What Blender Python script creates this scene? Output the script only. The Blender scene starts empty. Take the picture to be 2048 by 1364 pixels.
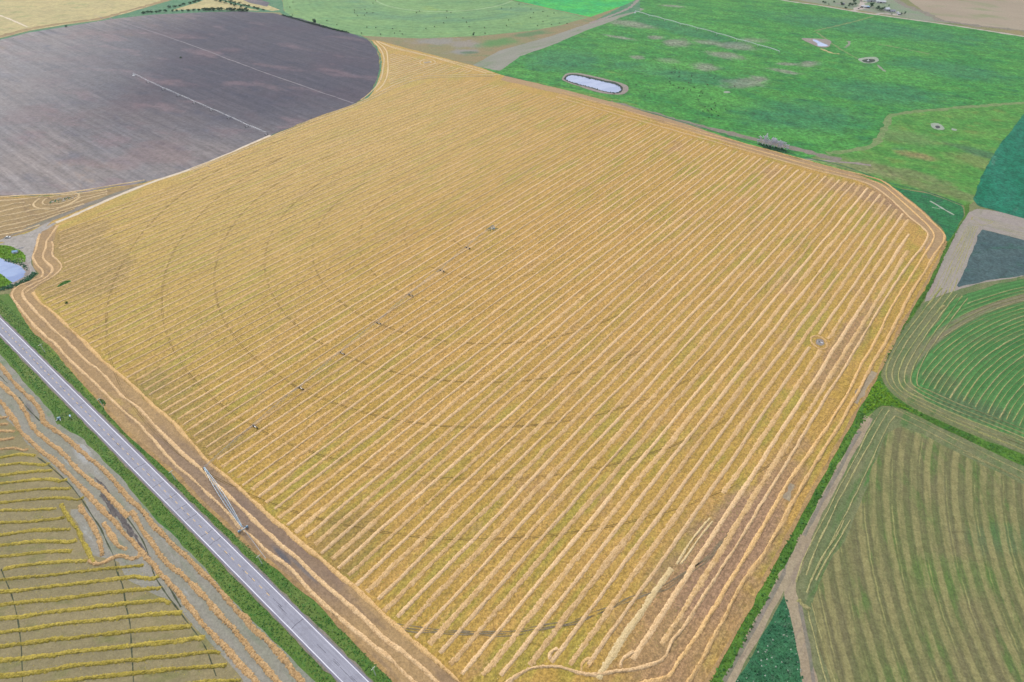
import bpy, bmesh, math, random
import numpy as np
from mathutils import Vector, Matrix
from mathutils.geometry import tessellate_polygon

# ------------------------------------------------------------------ camera
scene = bpy.context.scene
FPX, PITCH, HCAM = 1238.0, math.radians(40.92), 350.0
cam_d = bpy.data.cameras.new('camera')
cam = bpy.data.objects.new('camera', cam_d)
scene.collection.objects.link(cam)
cam_d.sensor_width = 36.0
cam_d.lens = 36.0 * FPX / 2048.0
cam_d.clip_start, cam_d.clip_end = 1.0, 30000.0
cam.location = (0, 0, HCAM)
cam.rotation_euler = (math.pi / 2 - PITCH, 0, 0)
scene.camera = cam

# ------------------------------------------------------------------ light
world = bpy.data.worlds.new('World')
scene.world = world
world.use_nodes = True
wn = world.node_tree
bg = wn.nodes['Background']
sky = wn.nodes.new('ShaderNodeTexSky')
sky.sky_type = 'NISHITA'
sky.sun_disc = False
SUN_EL, SUN_AZ = math.radians(42), math.radians(-28)   # azimuth from +Y, clockwise positive
sky.sun_elevation = SUN_EL
sky.sun_rotation = SUN_AZ
sky.air_density, sky.dust_density, sky.ozone_density = 1.0, 2.0, 1.0
# thin broken cloud over the blue sky
tc = wn.nodes.new('ShaderNodeTexCoord'); mp = wn.nodes.new('ShaderNodeMapping'); mp.inputs['Scale'].default_value = (1, 1, 2.5)
cn = wn.nodes.new('ShaderNodeTexNoise'); cn.inputs['Scale'].default_value = 2.2; cn.inputs['Detail'].default_value = 5
cr = wn.nodes.new('ShaderNodeMapRange'); cr.inputs['From Min'].default_value = .36; cr.inputs['From Max'].default_value = .60
cr.inputs['To Min'].default_value = .25; cr.inputs['To Max'].default_value = .95
cm = wn.nodes.new('ShaderNodeMix'); cm.data_type = 'RGBA'; cm.inputs[7].default_value = (3.4, 3.35, 3.3, 1)
wn.links.new(tc.outputs['Generated'], mp.inputs[0]); wn.links.new(mp.outputs[0], cn.inputs['Vector']); wn.links.new(cn.outputs['Fac'], cr.inputs['Value'])
wn.links.new(cr.outputs[0], cm.inputs[0]); wn.links.new(sky.outputs[0], cm.inputs[6]); wn.links.new(cm.outputs[2], bg.inputs[0])
bg.inputs[1].default_value = 0.13
sun_d = bpy.data.lights.new('sun', 'SUN')
sun_d.energy = 1.5
sun_d.angle = math.radians(12)
sun_d.color = (1.0, 0.95, 0.87)
sun = bpy.data.objects.new('sun', sun_d)
scene.collection.objects.link(sun)
sdir = Vector((math.sin(SUN_AZ) * math.cos(SUN_EL), math.cos(SUN_AZ) * math.cos(SUN_EL), math.sin(SUN_EL)))
sun.rotation_euler = sdir.to_track_quat('Z', 'Y').to_euler()
scene.view_settings.view_transform = 'Standard'
scene.view_settings.look = 'None'
scene.view_settings.gamma = 1.0
scene.view_settings.use_curve_mapping = False
scene.view_settings.exposure = 1.29
scene.cycles.max_bounces = 4
scene.cycles.diffuse_bounces = 2

rng = np.random.default_rng(7)
random.seed(7)
C = scene.collection
PI = math.pi

# ------------------------------------------------------------------ ground coordinates
def G(px, py, z=0.0):
    """photo pixel (2048 wide) -> point on the ground plane"""
    x = (px - 1024) / FPX; y = (py - 682) / FPX
    cp, sp = math.cos(PITCH), math.sin(PITCH)
    t = (HCAM - z) / (sp + y * cp)
    return np.array([x * t, (cp - y * sp) * t])
def GL(l): return np.array([G(*p) for p in l])
PIV = G(986, 457)
TH = math.radians(50.5)
U = np.array([math.cos(TH), math.sin(TH)]); N = np.array([U[1], -U[0]])
def UV(u, v): return PIV + U * u + N * v
def uvof(p): d = np.asarray(p) - PIV; return d @ U, d @ N

# ------------------------------------------------------------------ materials
K = 1.75
def lin(c):
    c = c / 255.0
    return c / 12.92 if c <= 0.04045 else ((c + 0.055) / 1.055) ** 2.4
def col(r, g, b, k=None):
    k = k or K
    return (min(lin(r) / k, .85), min(lin(g) / k, .85), min(lin(b) / k, .85), 1.0)

class NT:
    def __init__(s, name):
        s.m = bpy.data.materials.new(name); s.m.use_nodes = True
        s.t = s.m.node_tree; s.n = s.t.nodes; s.l = s.t.links
        s.b = s.n['Principled BSDF']
        s.b.inputs['Roughness'].default_value = 0.9
        s.b.inputs['Specular IOR Level'].default_value = 0.15
        g = s.n.new('ShaderNodeNewGeometry'); s.pos = g.outputs['Position']; s.nrm = g.outputs['Normal']
    def setin(s, sock, v):
        if isinstance(v, bpy.types.NodeSocket): s.l.new(v, sock)
        else: sock.default_value = v
    def map(s, deg=0, sx=1, sy=1, loc=(0, 0, 0)):
        a = s.n.new('ShaderNodeMapping'); a.vector_type = 'POINT'
        r = s.n.new('ShaderNodeVectorRotate'); r.rotation_type = 'Z_AXIS'
        r.inputs['Angle'].default_value = -math.radians(deg)
        s.l.new(s.pos, r.inputs['Vector']); s.l.new(r.outputs[0], a.inputs['Vector'])
        a.inputs['Scale'].default_value = (sx, sy, 1); a.inputs['Location'].default_value = loc
        return a.outputs[0]
    def noise(s, vec, scale, detail=2, rough=.5, dist=0):
        a = s.n.new('ShaderNodeTexNoise'); s.l.new(vec, a.inputs['Vector'])
        a.inputs['Scale'].default_value = scale; a.inputs['Detail'].default_value = detail
        a.inputs['Roughness'].default_value = rough; a.inputs['Distortion'].default_value = dist
        return a.outputs['Fac']
    def rng(s, v, lo, hi, a=0.0, b=1.0, smooth=True):
        r = s.n.new('ShaderNodeMapRange'); s.setin(r.inputs['Value'], v)
        r.interpolation_type = 'SMOOTHSTEP' if smooth else 'LINEAR'
        r.inputs['From Min'].default_value = lo; r.inputs['From Max'].default_value = hi
        r.inputs['To Min'].default_value = a; r.inputs['To Max'].default_value = b
        return r.outputs[0]
    def math(s, op, a, b=0.0, c=0.0):
        m = s.n.new('ShaderNodeMath'); m.operation = op
        s.setin(m.inputs[0], a); s.setin(m.inputs[1], b); s.setin(m.inputs[2], c); return m.outputs[0]
    def mix(s, f, a, b):
        m = s.n.new('ShaderNodeMix'); m.data_type = 'RGBA'
        s.setin(m.inputs[0], f); s.setin(m.inputs[6], a); s.setin(m.inputs[7], b); return m.outputs[2]
    def mul(s, c, f):
        m = s.n.new('ShaderNodeVectorMath'); m.operation = 'SCALE'
        s.setin(m.inputs[0], c[:3] if isinstance(c, tuple) else c); s.setin(m.inputs['Scale'], f); return m.outputs[0]
    def sep(s, vec):
        x = s.n.new('ShaderNodeSeparateXYZ'); s.l.new(vec, x.inputs[0]); return x.outputs
    def dist(s, cx, cy, rx=1, ry=1, deg=0):
        """normalised elliptical distance from a world point"""
        v = s.n.new('ShaderNodeVectorMath'); v.operation = 'SUBTRACT'
        s.l.new(s.pos, v.inputs[0]); v.inputs[1].default_value = (cx, cy, 0)
        r = s.n.new('ShaderNodeVectorRotate'); r.rotation_type = 'Z_AXIS'; r.inputs['Angle'].default_value = -math.radians(deg)
        s.l.new(v.outputs[0], r.inputs['Vector'])
        m = s.n.new('ShaderNodeVectorMath'); m.operation = 'MULTIPLY'
        s.l.new(r.outputs[0], m.inputs[0]); m.inputs[1].default_value = (1 / rx, 1 / ry, 0)
        l = s.n.new('ShaderNodeVectorMath'); l.operation = 'LENGTH'; s.l.new(m.outputs[0], l.inputs[0])
        return l.outputs['Value']
    def blob(s, px, py, rx, ry, deg=0, n=None, amp=1.0, soft=.35):
        c = G(px, py); d = s.dist(c[0], c[1], rx, ry, deg)
        if n is not None: d = s.math('ADD', d, s.math('MULTIPLY', s.math('SUBTRACT', n, .5), amp))
        return s.rng(d, 1 - soft, 1 + soft, 1, 0)
    def speck(s, c, vec, scale, amt, detail=2):
        f = s.noise(vec, scale, detail, .7)
        return s.mul(c, s.rng(f, .36, .64, 1 - amt, 1 + amt, False))
    def out(s, c, bump=None, dist=.3, strength=.6):
        s.setin(s.b.inputs['Base Color'], c)
        if bump is not None:
            b = s.n.new('ShaderNodeBump'); b.inputs['Strength'].default_value = strength
            b.inputs['Distance'].default_value = dist
            s.setin(b.inputs['Height'], bump); s.l.new(b.outputs[0], s.b.inputs['Normal'])
        return s.m

def flat(name, r, g, b, rough=.7, metal=0, k=None):
    t = NT(name); n = t.noise(t.map(), 3, 3)
    c = t.mul(col(r, g, b, k), t.rng(n, .3, .7, .88, 1.12, False))
    t.b.inputs['Roughness'].default_value = rough; t.b.inputs['Metallic'].default_value = metal
    t.b.inputs['Specular IOR Level'].default_value = .4
    return t.out(c)

def m_stubble():
    t = NT('stubble'); row = t.map(50.5, .09, 1.0); iso = t.map()
    big = t.noise(iso, .006, 3); mid = t.noise(t.map(50.5, .35, 1), .05, 4, .6)
    c = t.mix(t.rng(mid, .3, .7), col(184, 152, 76), col(196, 157, 90))
    c = t.mix(t.rng(t.noise(t.map(50.5, .3, 1, (40, 9, 0)), .045, 4, .65), .47, .66, 0, .75), c, col(165, 155, 70))
    # browner, thinner stubble where soil shows
    n2 = t.noise(iso, .03, 4, .6)
    c = t.mix(t.rng(t.noise(t.map(50.5, .5, 1, (7, 3, 0)), .03, 5, .65), .56, .7, 0, .6), c, col(178, 142, 104))
    for b in ((1400, 1190, 80, 30, 50), (1470, 1090, 60, 20, 50), (1500, 1060, 90, 14, 50), (1840, 430, 60, 26, -40), (1760, 395, 60, 18, -40), (1690, 690, 70, 10, 50)):
        c = t.mix(t.math('MULTIPLY', t.blob(b[0], b[1], b[2], b[3], b[4], n2, 1.8), .7), c, col(166, 134, 106))
    for b in ((155, 530, 45, 70, 50), (135, 480, 45, 25, 50)):
        c = t.mix(t.math('MULTIPLY', t.blob(*b, n2, .7, .12), .75), c, col(148, 120, 84))
    for b in ((330, 800, 28, 34, 50), (690, 1085, 22, 28, -39), (290, 770, 20, 18, 0), (420, 880, 20, 20, 0)):
        c = t.mix(t.math('MULTIPLY', t.blob(*b, n2, 1.8), .45), c, col(133, 118, 76))
    # paler, drier towards the far left part of the field
    c = t.mix(t.math('MULTIPLY', t.rng(t.dist(*G(620, 250), 320, 340), .3, 1.6, 1, 0), .5), c, col(208, 182, 118))
    c = t.mix(t.math('MULTIPLY', t.blob(330, 560, 170, 170, 0, n2, .8, .6), .35), c, col(192, 172, 98))
    c = t.mix(t.math('MULTIPLY', t.blob(1080, 560, 170, 150, 20, n2, .9, .7), .5), c, col(200, 158, 90))
    # rows of stubble left by the header, fine streaks along the driving direction
    st = t.noise(row, .55, 3, .7)
    c = t.mul(c, t.rng(st, .3, .7, .86, 1.13, False))
    # sub-rows / tyre lines a few metres beside each windrow
    x = t.sep(t.map(50.5))[1]
    v0 = float(-(PIV @ N))
    ph = t.math('FRACT', t.math('DIVIDE', t.math('ADD', x, 262.5 + 4.1 + float(PIV @ N) + 8.25 * 200), 8.25))
    for a, w, dk in ((.5, .055, .80), (.27, .05, .88), (.73, .05, .9)):
        d = t.math('ABSOLUTE', t.math('SUBTRACT', ph, a))
        line = t.math('MULTIPLY', t.rng(d, 0, w, 1, 0), t.rng(t.noise(t.map(50.5, .15, 1, (a * 50, 0, 0)), .12, 2), .42, .6))
        c = t.mix(t.math('MULTIPLY', line, .75 if dk < .85 else .5), c, t.mul(c, dk - .12))
    c = t.speck(c, iso, 1.0, .26, 3); c = t.speck(c, iso, .42, .22, 2)
    gs = t.noise(t.map(0, 1, 1, (90, 0, 0)), .55, 3, .7)
    c = t.mix(t.rng(gs, .60, .75, 0, .55), c, col(128, 122, 46))
    c = t.mix(t.rng(gs, .40, .25, 0, .25), c, col(222, 188, 122))
    return t.out(c, t.noise(iso, .9, 3, .6), .25, .5)

def m_straw(name, a, b, dark):
    t = NT(name); iso = t.map(); row = t.map(50.5, .25, 1)
    f = t.noise(iso, .25, 3, .6)
    c = t.mix(t.rng(f, .3, .7), col(*a), col(*b))
    g = t.noise(row, 1.5, 3, .75)
    c = t.mix(t.rng(g, .50, .34, 0, .75), c, col(*dark))
    c = t.mix(t.rng(t.noise(t.map(50.5, 1, .4, (5, 5, 0)), 1.1, 3, .7), .54, .68, 0, .45), c, col(*dark))
    c = t.speck(c, iso, 1.4, .2, 2)
    oi = t.n.new('ShaderNodeObjectInfo')
    c = t.mul(c, t.rng(oi.outputs['Random'], 0, 1, .9, 1.07, False))
    return t.out(c, g, .3, .6)

def m_veg(name, cols, scale=.02, stretch=(0, 1, 1), spk=.25, patches=(), bump=.4, fine=.8, extra=None):
    """patchy vegetation / soil: base colour list of 3 + optional patches (px,py,rx,ry,deg,color,strength)"""
    t = NT(name); iso = t.map(); sv = t.map(*stretch)
    c = t.mix(t.rng(t.noise(sv, scale, 5, .62), .35, .65), col(*cols[0]), col(*cols[1]))
    c = t.mix(t.rng(t.noise(t.map(stretch[0], stretch[1], stretch[2], (33, 71, 0)), scale * 2.3, 5, .6), .52, .68, 0, .8), c, col(*cols[2]))
    if len(cols) > 3:
        c = t.mix(t.rng(t.noise(t.map(stretch[0], stretch[1], stretch[2], (-53, 17, 0)), scale * 1.3, 6, .7), .60, .70, 0, .85), c, col(*cols[3]))
    if patches:
        n2 = t.noise(iso, .04, 5, .65)
        for p in patches:
            c = t.mix(t.math('MULTIPLY', t.blob(p[0], p[1], p[2], p[3], p[4], n2, (p[7] if len(p) > 7 else 1.5) * 1.5, .5), p[6] * .9), c, col(*p[5]))
    if extra: c = extra(t, c)
    c = t.speck(c, iso, fine, spk, 3)
    c = t.speck(c, iso, fine * .3, spk * .7, 3)
    return t.out(c, t.noise(iso, fine, 3, .6), bump, .6)

# ------------------------------------------------------------------ objects helpers
def tag(o, label=None, cat=None, group=None, kind=None):
    if label: o['label'] = label
    if cat: o['category'] = cat
    if group: o['group'] = group
    if kind: o['kind'] = kind
    return o
_loc = {}
def link(o, parent=None, loc=None):
    C.objects.link(o)
    if parent is not None: o.parent = parent
    return o
def empty(name, loc, label=None, cat=None, group=None):
    o = bpy.data.objects.new(name, None); o.location = (loc[0], loc[1], loc[2] if len(loc) > 2 else 0)
    o.empty_display_size = .5
    C.objects.link(o); _loc[o.name] = np.array(o.location)
    return tag(o, label, cat, group)
def mesh_np(name, V, F, mat, smooth=False):
    me = bpy.data.meshes.new(name)
    V = np.asarray(V, dtype=np.float32)
    if isinstance(F, np.ndarray):
        k = F.shape[1]
        me.vertices.add(len(V)); me.vertices.foreach_set('co', V.ravel())
        me.loops.add(F.size); me.loops.foreach_set('vertex_index', F.astype(np.int32).ravel())
        me.polygons.add(len(F)); me.polygons.foreach_set('loop_start', np.arange(0, F.size, k, dtype=np.int32))
        me.update(calc_edges=True)
    else:
        me.from_pydata(V.tolist(), [], F); me.update()
    if smooth: me.polygons.foreach_set('use_smooth', np.ones(len(me.polygons), bool))
    me.materials.append(mat)
    return me
def part(name, V, F, mat, parent=None, base=None, smooth=False):
    """world-space vertices; origin placed at base (or parent's origin)"""
    V = np.asarray(V, float)
    if parent is not None:
        pl = _loc[parent.name]
        o = bpy.data.objects.new(name, mesh_np(name, V - pl, F, mat, smooth))
        C.objects.link(o); o.parent = parent; _loc[o.name] = pl
    else:
        b = np.array(base if base is not None else [V[:, 0].mean(), V[:, 1].mean(), 0.0], float)
        o = bpy.data.objects.new(name, mesh_np(name, V - b, F, mat, smooth))
        o.location = b; C.objects.link(o); _loc[o.name] = b
    return o

def smooth_line(P, closed=False, step=2.0):
    P = np.asarray(P, float)
    n = len(P)
    if closed: Q = np.vstack([P[-1], P, P[0], P[1]])
    else: Q = np.vstack([2 * P[0] - P[1], P, 2 * P[-1] - P[-2]])
    out = []
    segs = n if closed else n - 1
    for i in range(segs):
        p0, p1, p2, p3 = Q[i], Q[i + 1], Q[i + 2], Q[i + 3]
        L = np.linalg.norm(p2 - p1); k = max(2, int(L / step))
        t = np.linspace(0, 1, k, endpoint=False)[:, None]
        out.append(.5 * ((2 * p1) + (-p0 + p2) * t + (2 * p0 - 5 * p1 + 4 * p2 - p3) * t ** 2 + (-p0 + 3 * p1 - 3 * p2 + p3) * t ** 3))
    if not closed: out.append(P[-1:])
    return np.vstack(out)
def resample(P, step):
    d = np.r_[0, np.cumsum(np.linalg.norm(np.diff(P, axis=0), axis=1))]
    n = max(2, int(d[-1] / step) + 1); s = np.linspace(0, d[-1], n)
    return np.c_[np.interp(s, d, P[:, 0]), np.interp(s, d, P[:, 1])]
def n1(n, corr, amp):
    """smooth 1-D noise"""
    k = max(2, int(n / max(corr, 1)) + 3)
    x = rng.normal(size=k); t = np.linspace(0, k - 1.001, n)
    i = t.astype(int); f = t - i; f = f * f * (3 - 2 * f)
    return amp * (x[i] * (1 - f) + x[np.minimum(i + 1, k - 1)] * f)

ZL = [0]
def sheet(name, px, mat, z=None, jitter=.5, smooth=False, world=False, kind='structure', label=None, step=5.0):
    P = np.asarray(px, float) if world else GL(px)
    if z is None: ZL[0] += 1; z = .003 * ZL[0]
    if smooth: P = smooth_line(P, True, step)
    else:
        P = resample(np.vstack([P, P[:1]]), step)[:-1]
    n = len(P)
    T = np.roll(P, -1, 0) - np.roll(P, 1, 0); T /= np.linalg.norm(T, axis=1)[:, None] + 1e-9
    P = P + np.c_[T[:, 1], -T[:, 0]] * (n1(n, 3, jitter) + n1(n, 1, jitter * .5))[:, None]
    tri = tessellate_polygon([[Vector((p[0], p[1], 0)) for p in P]])
    V = np.c_[P, np.full(n, z)]
    F = [list(t) for t in tri]
    # make every triangle face up
    for f in F:
        a, b, c = V[f[0]], V[f[1]], V[f[2]]
        if (b[0] - a[0]) * (c[1] - a[1]) - (b[1] - a[1]) * (c[0] - a[0]) < 0: f[1], f[2] = f[2], f[1]
    o = part(name, V, F, mat, base=(0, 0, 0))
    return tag(o, label, None, None, kind)

def ribbon_np(P, w, z):
    T = np.gradient(P, axis=0); T /= np.linalg.norm(T, axis=1)[:, None] + 1e-9
    Nn = np.c_[T[:, 1], -T[:, 0]]; w = np.broadcast_to(w, len(P))[:, None]
    V = np.empty((len(P), 2, 3)); V[:, 0, :2] = P - Nn * w / 2; V[:, 1, :2] = P + Nn * w / 2; V[:, :, 2] = z
    i = np.arange(len(P) - 1) * 2
    F = np.c_[i, i + 1, i + 3, i + 2]
    return V.reshape(-1, 3), F
def strip(name, px, width, mat, z=None, jit=.15, step=2.0, world=False, wn_=.25, parent=None, kind='structure', breaks=0, label=None):
    P = np.asarray(px, float) if world else GL(px)
    P = resample(smooth_line(P, False, step), step)
    if z is None: ZL[0] += 1; z = .003 * ZL[0]
    P = P + np.c_[n1(len(P), 12, jit), n1(len(P), 12, jit)]
    w = width * (1 + n1(len(P), 4, wn_))
    if breaks: w = np.clip(w + n1(len(P), 6, breaks * width), 0, 1.6 * width)
    else: w = np.clip(w, .3 * width, 2 * width)
    V, F = ribbon_np(P, w, z)
    F = F[:, ::-1] if False else F
    o = part(name, V, F, mat, parent, base=(0, 0, 0))
    if parent is None: tag(o, label, None, None, kind)
    return o

def ridge_np(P, width, height, nx=7, rough=.35, wslow=.18):
    T = np.gradient(P, axis=0); T /= np.linalg.norm(T, axis=1)[:, None] + 1e-9
    Nn = np.c_[T[:, 1], -T[:, 0]]
    n = len(P); s = np.linspace(-1, 1, nx)
    prof = (1 - np.abs(s) ** 2.2)
    big_ = n1(n, 60, .1)
    wl = width / 2 * (1 + big_ + n1(n, 12, wslow) + n1(n, 1, rough * .4)); wr = width / 2 * (1 + big_ + n1(n, 12, wslow) + n1(n, 1, rough * .4))
    W = np.where(s[None, :] < 0, wl[:, None], wr[:, None]) * s[None, :]
    W = W + rng.normal(size=(n, nx)) * width * .05 * rough
    Hh = height * prof[None, :] * np.clip(1 + rng.normal(size=(n, nx)) * rough + n1(n, 5, .2)[:, None], .15, 2)
    Hh[:, 0] = Hh[:, -1] = -.22
    Hh[0] = Hh[-1] = -.22
    V = np.empty((n, nx, 3)); V[:, :, 0] = P[:, 0:1] + Nn[:, 0:1] * W; V[:, :, 1] = P[:, 1:2] + Nn[:, 1:2] * W; V[:, :, 2] = Hh
    i = (np.arange(n - 1)[:, None] * nx + np.arange(nx - 1)[None, :]).ravel()
    F = np.c_[i, i + 1, i + nx + 1, i + nx]
    return V.reshape(-1, 3), F
def ridge(name, P, width, height, mat, z0=.35, near=.8, far=2.2, nx=7, rough=.35, wob=.25, label=None, cat='windrow', group=None, wslow=.18):
    P = np.asarray(P, float)
    d = math.hypot(P[:, 0].mean(), P[:, 1].mean())
    step = near if d < 650 else (near * 1.5 if d < 900 else far)
    P = resample(P, step)
    P = P + np.c_[n1(len(P), 45 / step, wob), n1(len(P), 45 / step, wob)] + np.c_[n1(len(P), 12 / step, wob * .3), n1(len(P), 12 / step, wob * .3)]
    V, F = ridge_np(P, width, height, nx, rough, wslow)
    V[:, 2] += z0
    b = (P[0, 0], P[0, 1], z0)
    o = part(name, V, F, mat, base=b)
    return tag(o, label, cat, group)

def inpoly(p, poly):
    x, y = p[:, 0], p[:, 1]; inside = np.zeros(len(p), bool); j = len(poly) - 1
    for i in range(len(poly)):
        xi, yi = poly[i]; xj, yj = poly[j]
        c = ((yi > y) != (yj > y)) & (x < (xj - xi) * (y - yi) / (yj - yi + 1e-12) + xi)
        inside ^= c; j = i
    return inside
def clip_line(a, b, poly):
    """segments of a-b inside poly"""
    ts = [0, 1]; d = b - a
    for i in range(len(poly)):
        p, q = poly[i], poly[(i + 1) % len(poly)]; e = q - p
        den = d[0] * e[1] - d[1] * e[0]
        if abs(den) < 1e-9: continue
        t = ((p[0] - a[0]) * e[1] - (p[1] - a[1]) * e[0]) / den
        s = ((p[0] - a[0]) * d[1] - (p[1] - a[1]) * d[0]) / den
        if 0 < t < 1 and 0 <= s < 1: ts.append(t)
    ts.sort(); out = []
    for t0, t1 in zip(ts, ts[1:]):
        m = a + d * (t0 + t1) / 2
        if inpoly(m[None], poly)[0]:
            if out and abs(out[-1][1] - t0) < 1e-9: out[-1][1] = t1
            else: out.append([t0, t1])
    return [(a + d * t0, a + d * t1) for t0, t1 in out]

def scatter_np(poly, dens, h, w, hj=.4):
    lo, hi = poly.min(0), poly.max(0); A = np.prod(hi - lo); n = int(A * dens)
    p = rng.uniform(lo, hi, (n, 2)); p = p[inpoly(p, poly)]
    return tufts(p, h, w, hj)
def tufts(p, h, w, hj=.4, z0=.3):
    n = len(p); hh = h * (1 + rng.uniform(-hj, hj, n)); ww = w * (1 + rng.uniform(-hj, hj, n)); a = rng.uniform(0, 6.28, n)
    V = np.empty((n, 4, 3))
    for k in range(3):
        V[:, k, 0] = p[:, 0] + ww * np.cos(a + 2.094 * k); V[:, k, 1] = p[:, 1] + ww * np.sin(a + 2.094 * k); V[:, k, 2] = z0 - .1
    V[:, 3, 0] = p[:, 0] + rng.normal(size=n) * w * .5; V[:, 3, 1] = p[:, 1] + rng.normal(size=n) * w * .5; V[:, 3, 2] = z0 + hh
    i = np.arange(n) * 4
    F = np.vstack([np.c_[i, i + 1, i + 3], np.c_[i + 1, i + 2, i + 3], np.c_[i + 2, i, i + 3]])
    return V.reshape(-1, 3), F

class MB:
    """collects simple solids"""
    def __init__(s): s.V = []; s.F = []
    def box(s, c, size, rz=0, taper=1.0):
        k = len(s.V); sx, sy, sz = [x / 2 for x in size]; cr, sr = math.cos(rz), math.sin(rz)
        for dz in (-1, 1):
            f = taper if dz > 0 else 1
            for dx, dy in ((-1, -1), (1, -1), (1, 1), (-1, 1)):
                x, y = dx * sx * f, dy * sy * f
                s.V.append((c[0] + x * cr - y * sr, c[1] + x * sr + y * cr, c[2] + dz * sz))
        for f in ((3, 2, 1, 0), (4, 5, 6, 7), (0, 1, 5, 4), (1, 2, 6, 5), (2, 3, 7, 6), (3, 0, 4, 7)): s.F.append([k + i for i in f])
        return s
    def tube(s, a, b, r, r2=None, n=4):
        r2 = r if r2 is None else r2
        a = Vector(a); b = Vector(b); d = (b - a)
        if d.length < 1e-6: return s
        d.normalize(); x = d.orthogonal().normalized(); y = d.cross(x); k = len(s.V)
        for p, rr in ((a, r), (b, r2)):
            for i in range(n):
                t = 2 * PI * i / n; q = p + x * math.cos(t) * rr + y * math.sin(t) * rr; s.V.append(tuple(q))
        for i in range(n): j = (i + 1) % n; s.F.append([k + i, k + j, k + n + j, k + n + i])
        s.F.append([k + i for i in range(n)][::-1]); s.F.append([k + n + i for i in range(n)])
        return s
    def poly(s, pts, faces):
        k = len(s.V); s.V += [tuple(p) for p in pts]; s.F += [[k + i for i in f] for f in faces]; return s
    def build(s, name, mat, parent=None, base=None, smooth=False):
        return part(name, np.array(s.V), s.F, mat, parent, base, smooth)
def copy_tree(o, loc=None, rz=None, parent=None):
    c = o.copy(); C.objects.link(c)
    if parent is not None: c.parent = parent
    if loc is not None: c.location = loc
    if rz is not None: c.rotation_euler = (0, 0, rz)
    for ch in list(o.children): copy_tree(ch, parent=c)
    return c

# ------------------------------------------------------------------ surface materials
M = {}
M['stubble'] = m_stubble()
M['straw'] = m_straw('straw', (230, 194, 146), (240, 206, 160), (172, 134, 86))
M['straw_gold'] = m_straw('straw_gold', (226, 186, 128), (234, 196, 140), (168, 126, 72))
M['straw_far'] = m_straw('straw_far', (224, 196, 152), (230, 206, 162), (175, 142, 100))
M['straw_fuzzy'] = m_straw('straw_fuzzy', (216, 178, 124), (234, 198, 148), (162, 128, 74))
M['straw_pale'] = m_straw('straw_pale', (230, 204, 152), (238, 214, 166), (190, 160, 110))
M['straw_green'] = m_straw('straw_green', (176, 160, 68), (198, 178, 88), (110, 98, 36))
M['straw_orange'] = m_straw('straw_orange', (208, 170, 118), (220, 184, 136), (132, 100, 62))
M['swath'] = m_straw('swath', (176, 168, 112), (150, 158, 100), (110, 125, 75))
M['swath_pale'] = m_straw('swath_pale', (182, 174, 124), (160, 156, 106), (112, 122, 76))
M['land'] = m_veg('land', [(120, 130, 85), (150, 140, 100), (85, 120, 70)], .004)

def dark_extra(t, c):
    # drill lines along the tillage direction
    v = t.map(-39, .06, 1)
    c = t.mul(c, t.rng(t.noise(v, .16, 4, .8), .38, .62, .84, 1.14, False))
    c = t.mul(c, t.rng(t.noise(t.map(-39, .02, 1, (0, 50, 0)), .1, 3, .6), .4, .6, .88, 1.10, False))
    c = t.mix(t.rng(t.noise(t.map(-10, .6, 1, (9, 9, 0)), .012, 5, .6), .50, .62, 0, .5), c, col(158, 136, 134))
    d = t.dist(*G(640, 90), 420, 420)
    c = t.mix(t.math('MULTIPLY', t.rng(d, .6, 1.6, 1, 0), .95), c, t.mix(.45, t.mul(c, .30), col(62, 68, 102)))
    c = t.mix(t.rng(t.noise(t.map(-25, .4, 1, (77, 3, 0)), .02, 4, .6), .54, .68, 0, .35), c, col(150, 124, 130))
    d2 = t.dist(*G(60, 150), 260, 330)
    return t.mix(t.math('MULTIPLY', t.rng(d2, .3, 1.1, 1, 0), .25), c, col(160, 162, 166))
M['ploughed'] = m_veg('ploughed', [(146, 142, 144), (158, 149, 146), (132, 130, 138), (168, 150, 136)], .014, (-32, .5, 1), .13, extra=dark_extra, bump=.3, fine=.22)
M['ripe'] = m_veg('ripe', [(183, 172, 124), (196, 182, 130), (160, 164, 110), (205, 175, 135)], .016, (0, .6, 1), .14, fine=.14)
M['ditch'] = m_veg('ditch', [(72, 130, 92), (96, 140, 105), (60, 110, 95)], .03, (0, 1, 1), .2)
GREY = (140, 142, 128)
pp = []
for p in ((1262, 48, 52, 22, -35), (1240, 75, 30, 8, -35), (1352, 85, 26, 26, -20), (1310, 75, 18, 12, -35), (1440, 88, 45, 16, -35), (1480, 92, 30, 22, -30), (1450, 110, 32, 18, -30), (1410, 134, 22, 18, -40), (1340, 122, 18, 14, -30), (1485, 166, 34, 22, 5), (1518, 157, 16, 14, 0), (1275, 114, 14, 10, -30), (1617, 128, 24, 12, 20), (1576, 128, 16, 8, 0), (1572, 143, 24, 9, -30), (1345, 12, 26, 10, -20), (1510, 80, 24, 14, -20)):
    pp.append((*p, GREY, .85, 1.6))
for p in ((1290, 135, 60, 30, -20), (1740, 55, 200, 60, -30), (1600, 232, 90, 60, 0), (1760, 185, 90, 50, -20), (1900, 140, 90, 45, -30), (1130, 120, 70, 60, 0), (1350, 55, 160, 30, -52), (1390, 155, 70, 30, -20)):
    pp.append((*p, (52, 118, 88), .6, 1.2))
for p in ((1730, 90, 60, 50, 20), (1800, 150, 70, 40, 10), (1620, 275, 70, 24, -35), (1330, 130, 60, 30, 20), (1420, 190, 80, 30, -38), (1450, 60, 130, 20, -50)):
    pp.append((*p, (86, 158, 72), .6, 1.4))
M['pasture'] = m_veg('pasture', [(56, 134, 62), (80, 150, 66), (44, 116, 70), (108, 154, 74)], .03, (-30, .4, 1), .36, pp, fine=.2)
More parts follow.
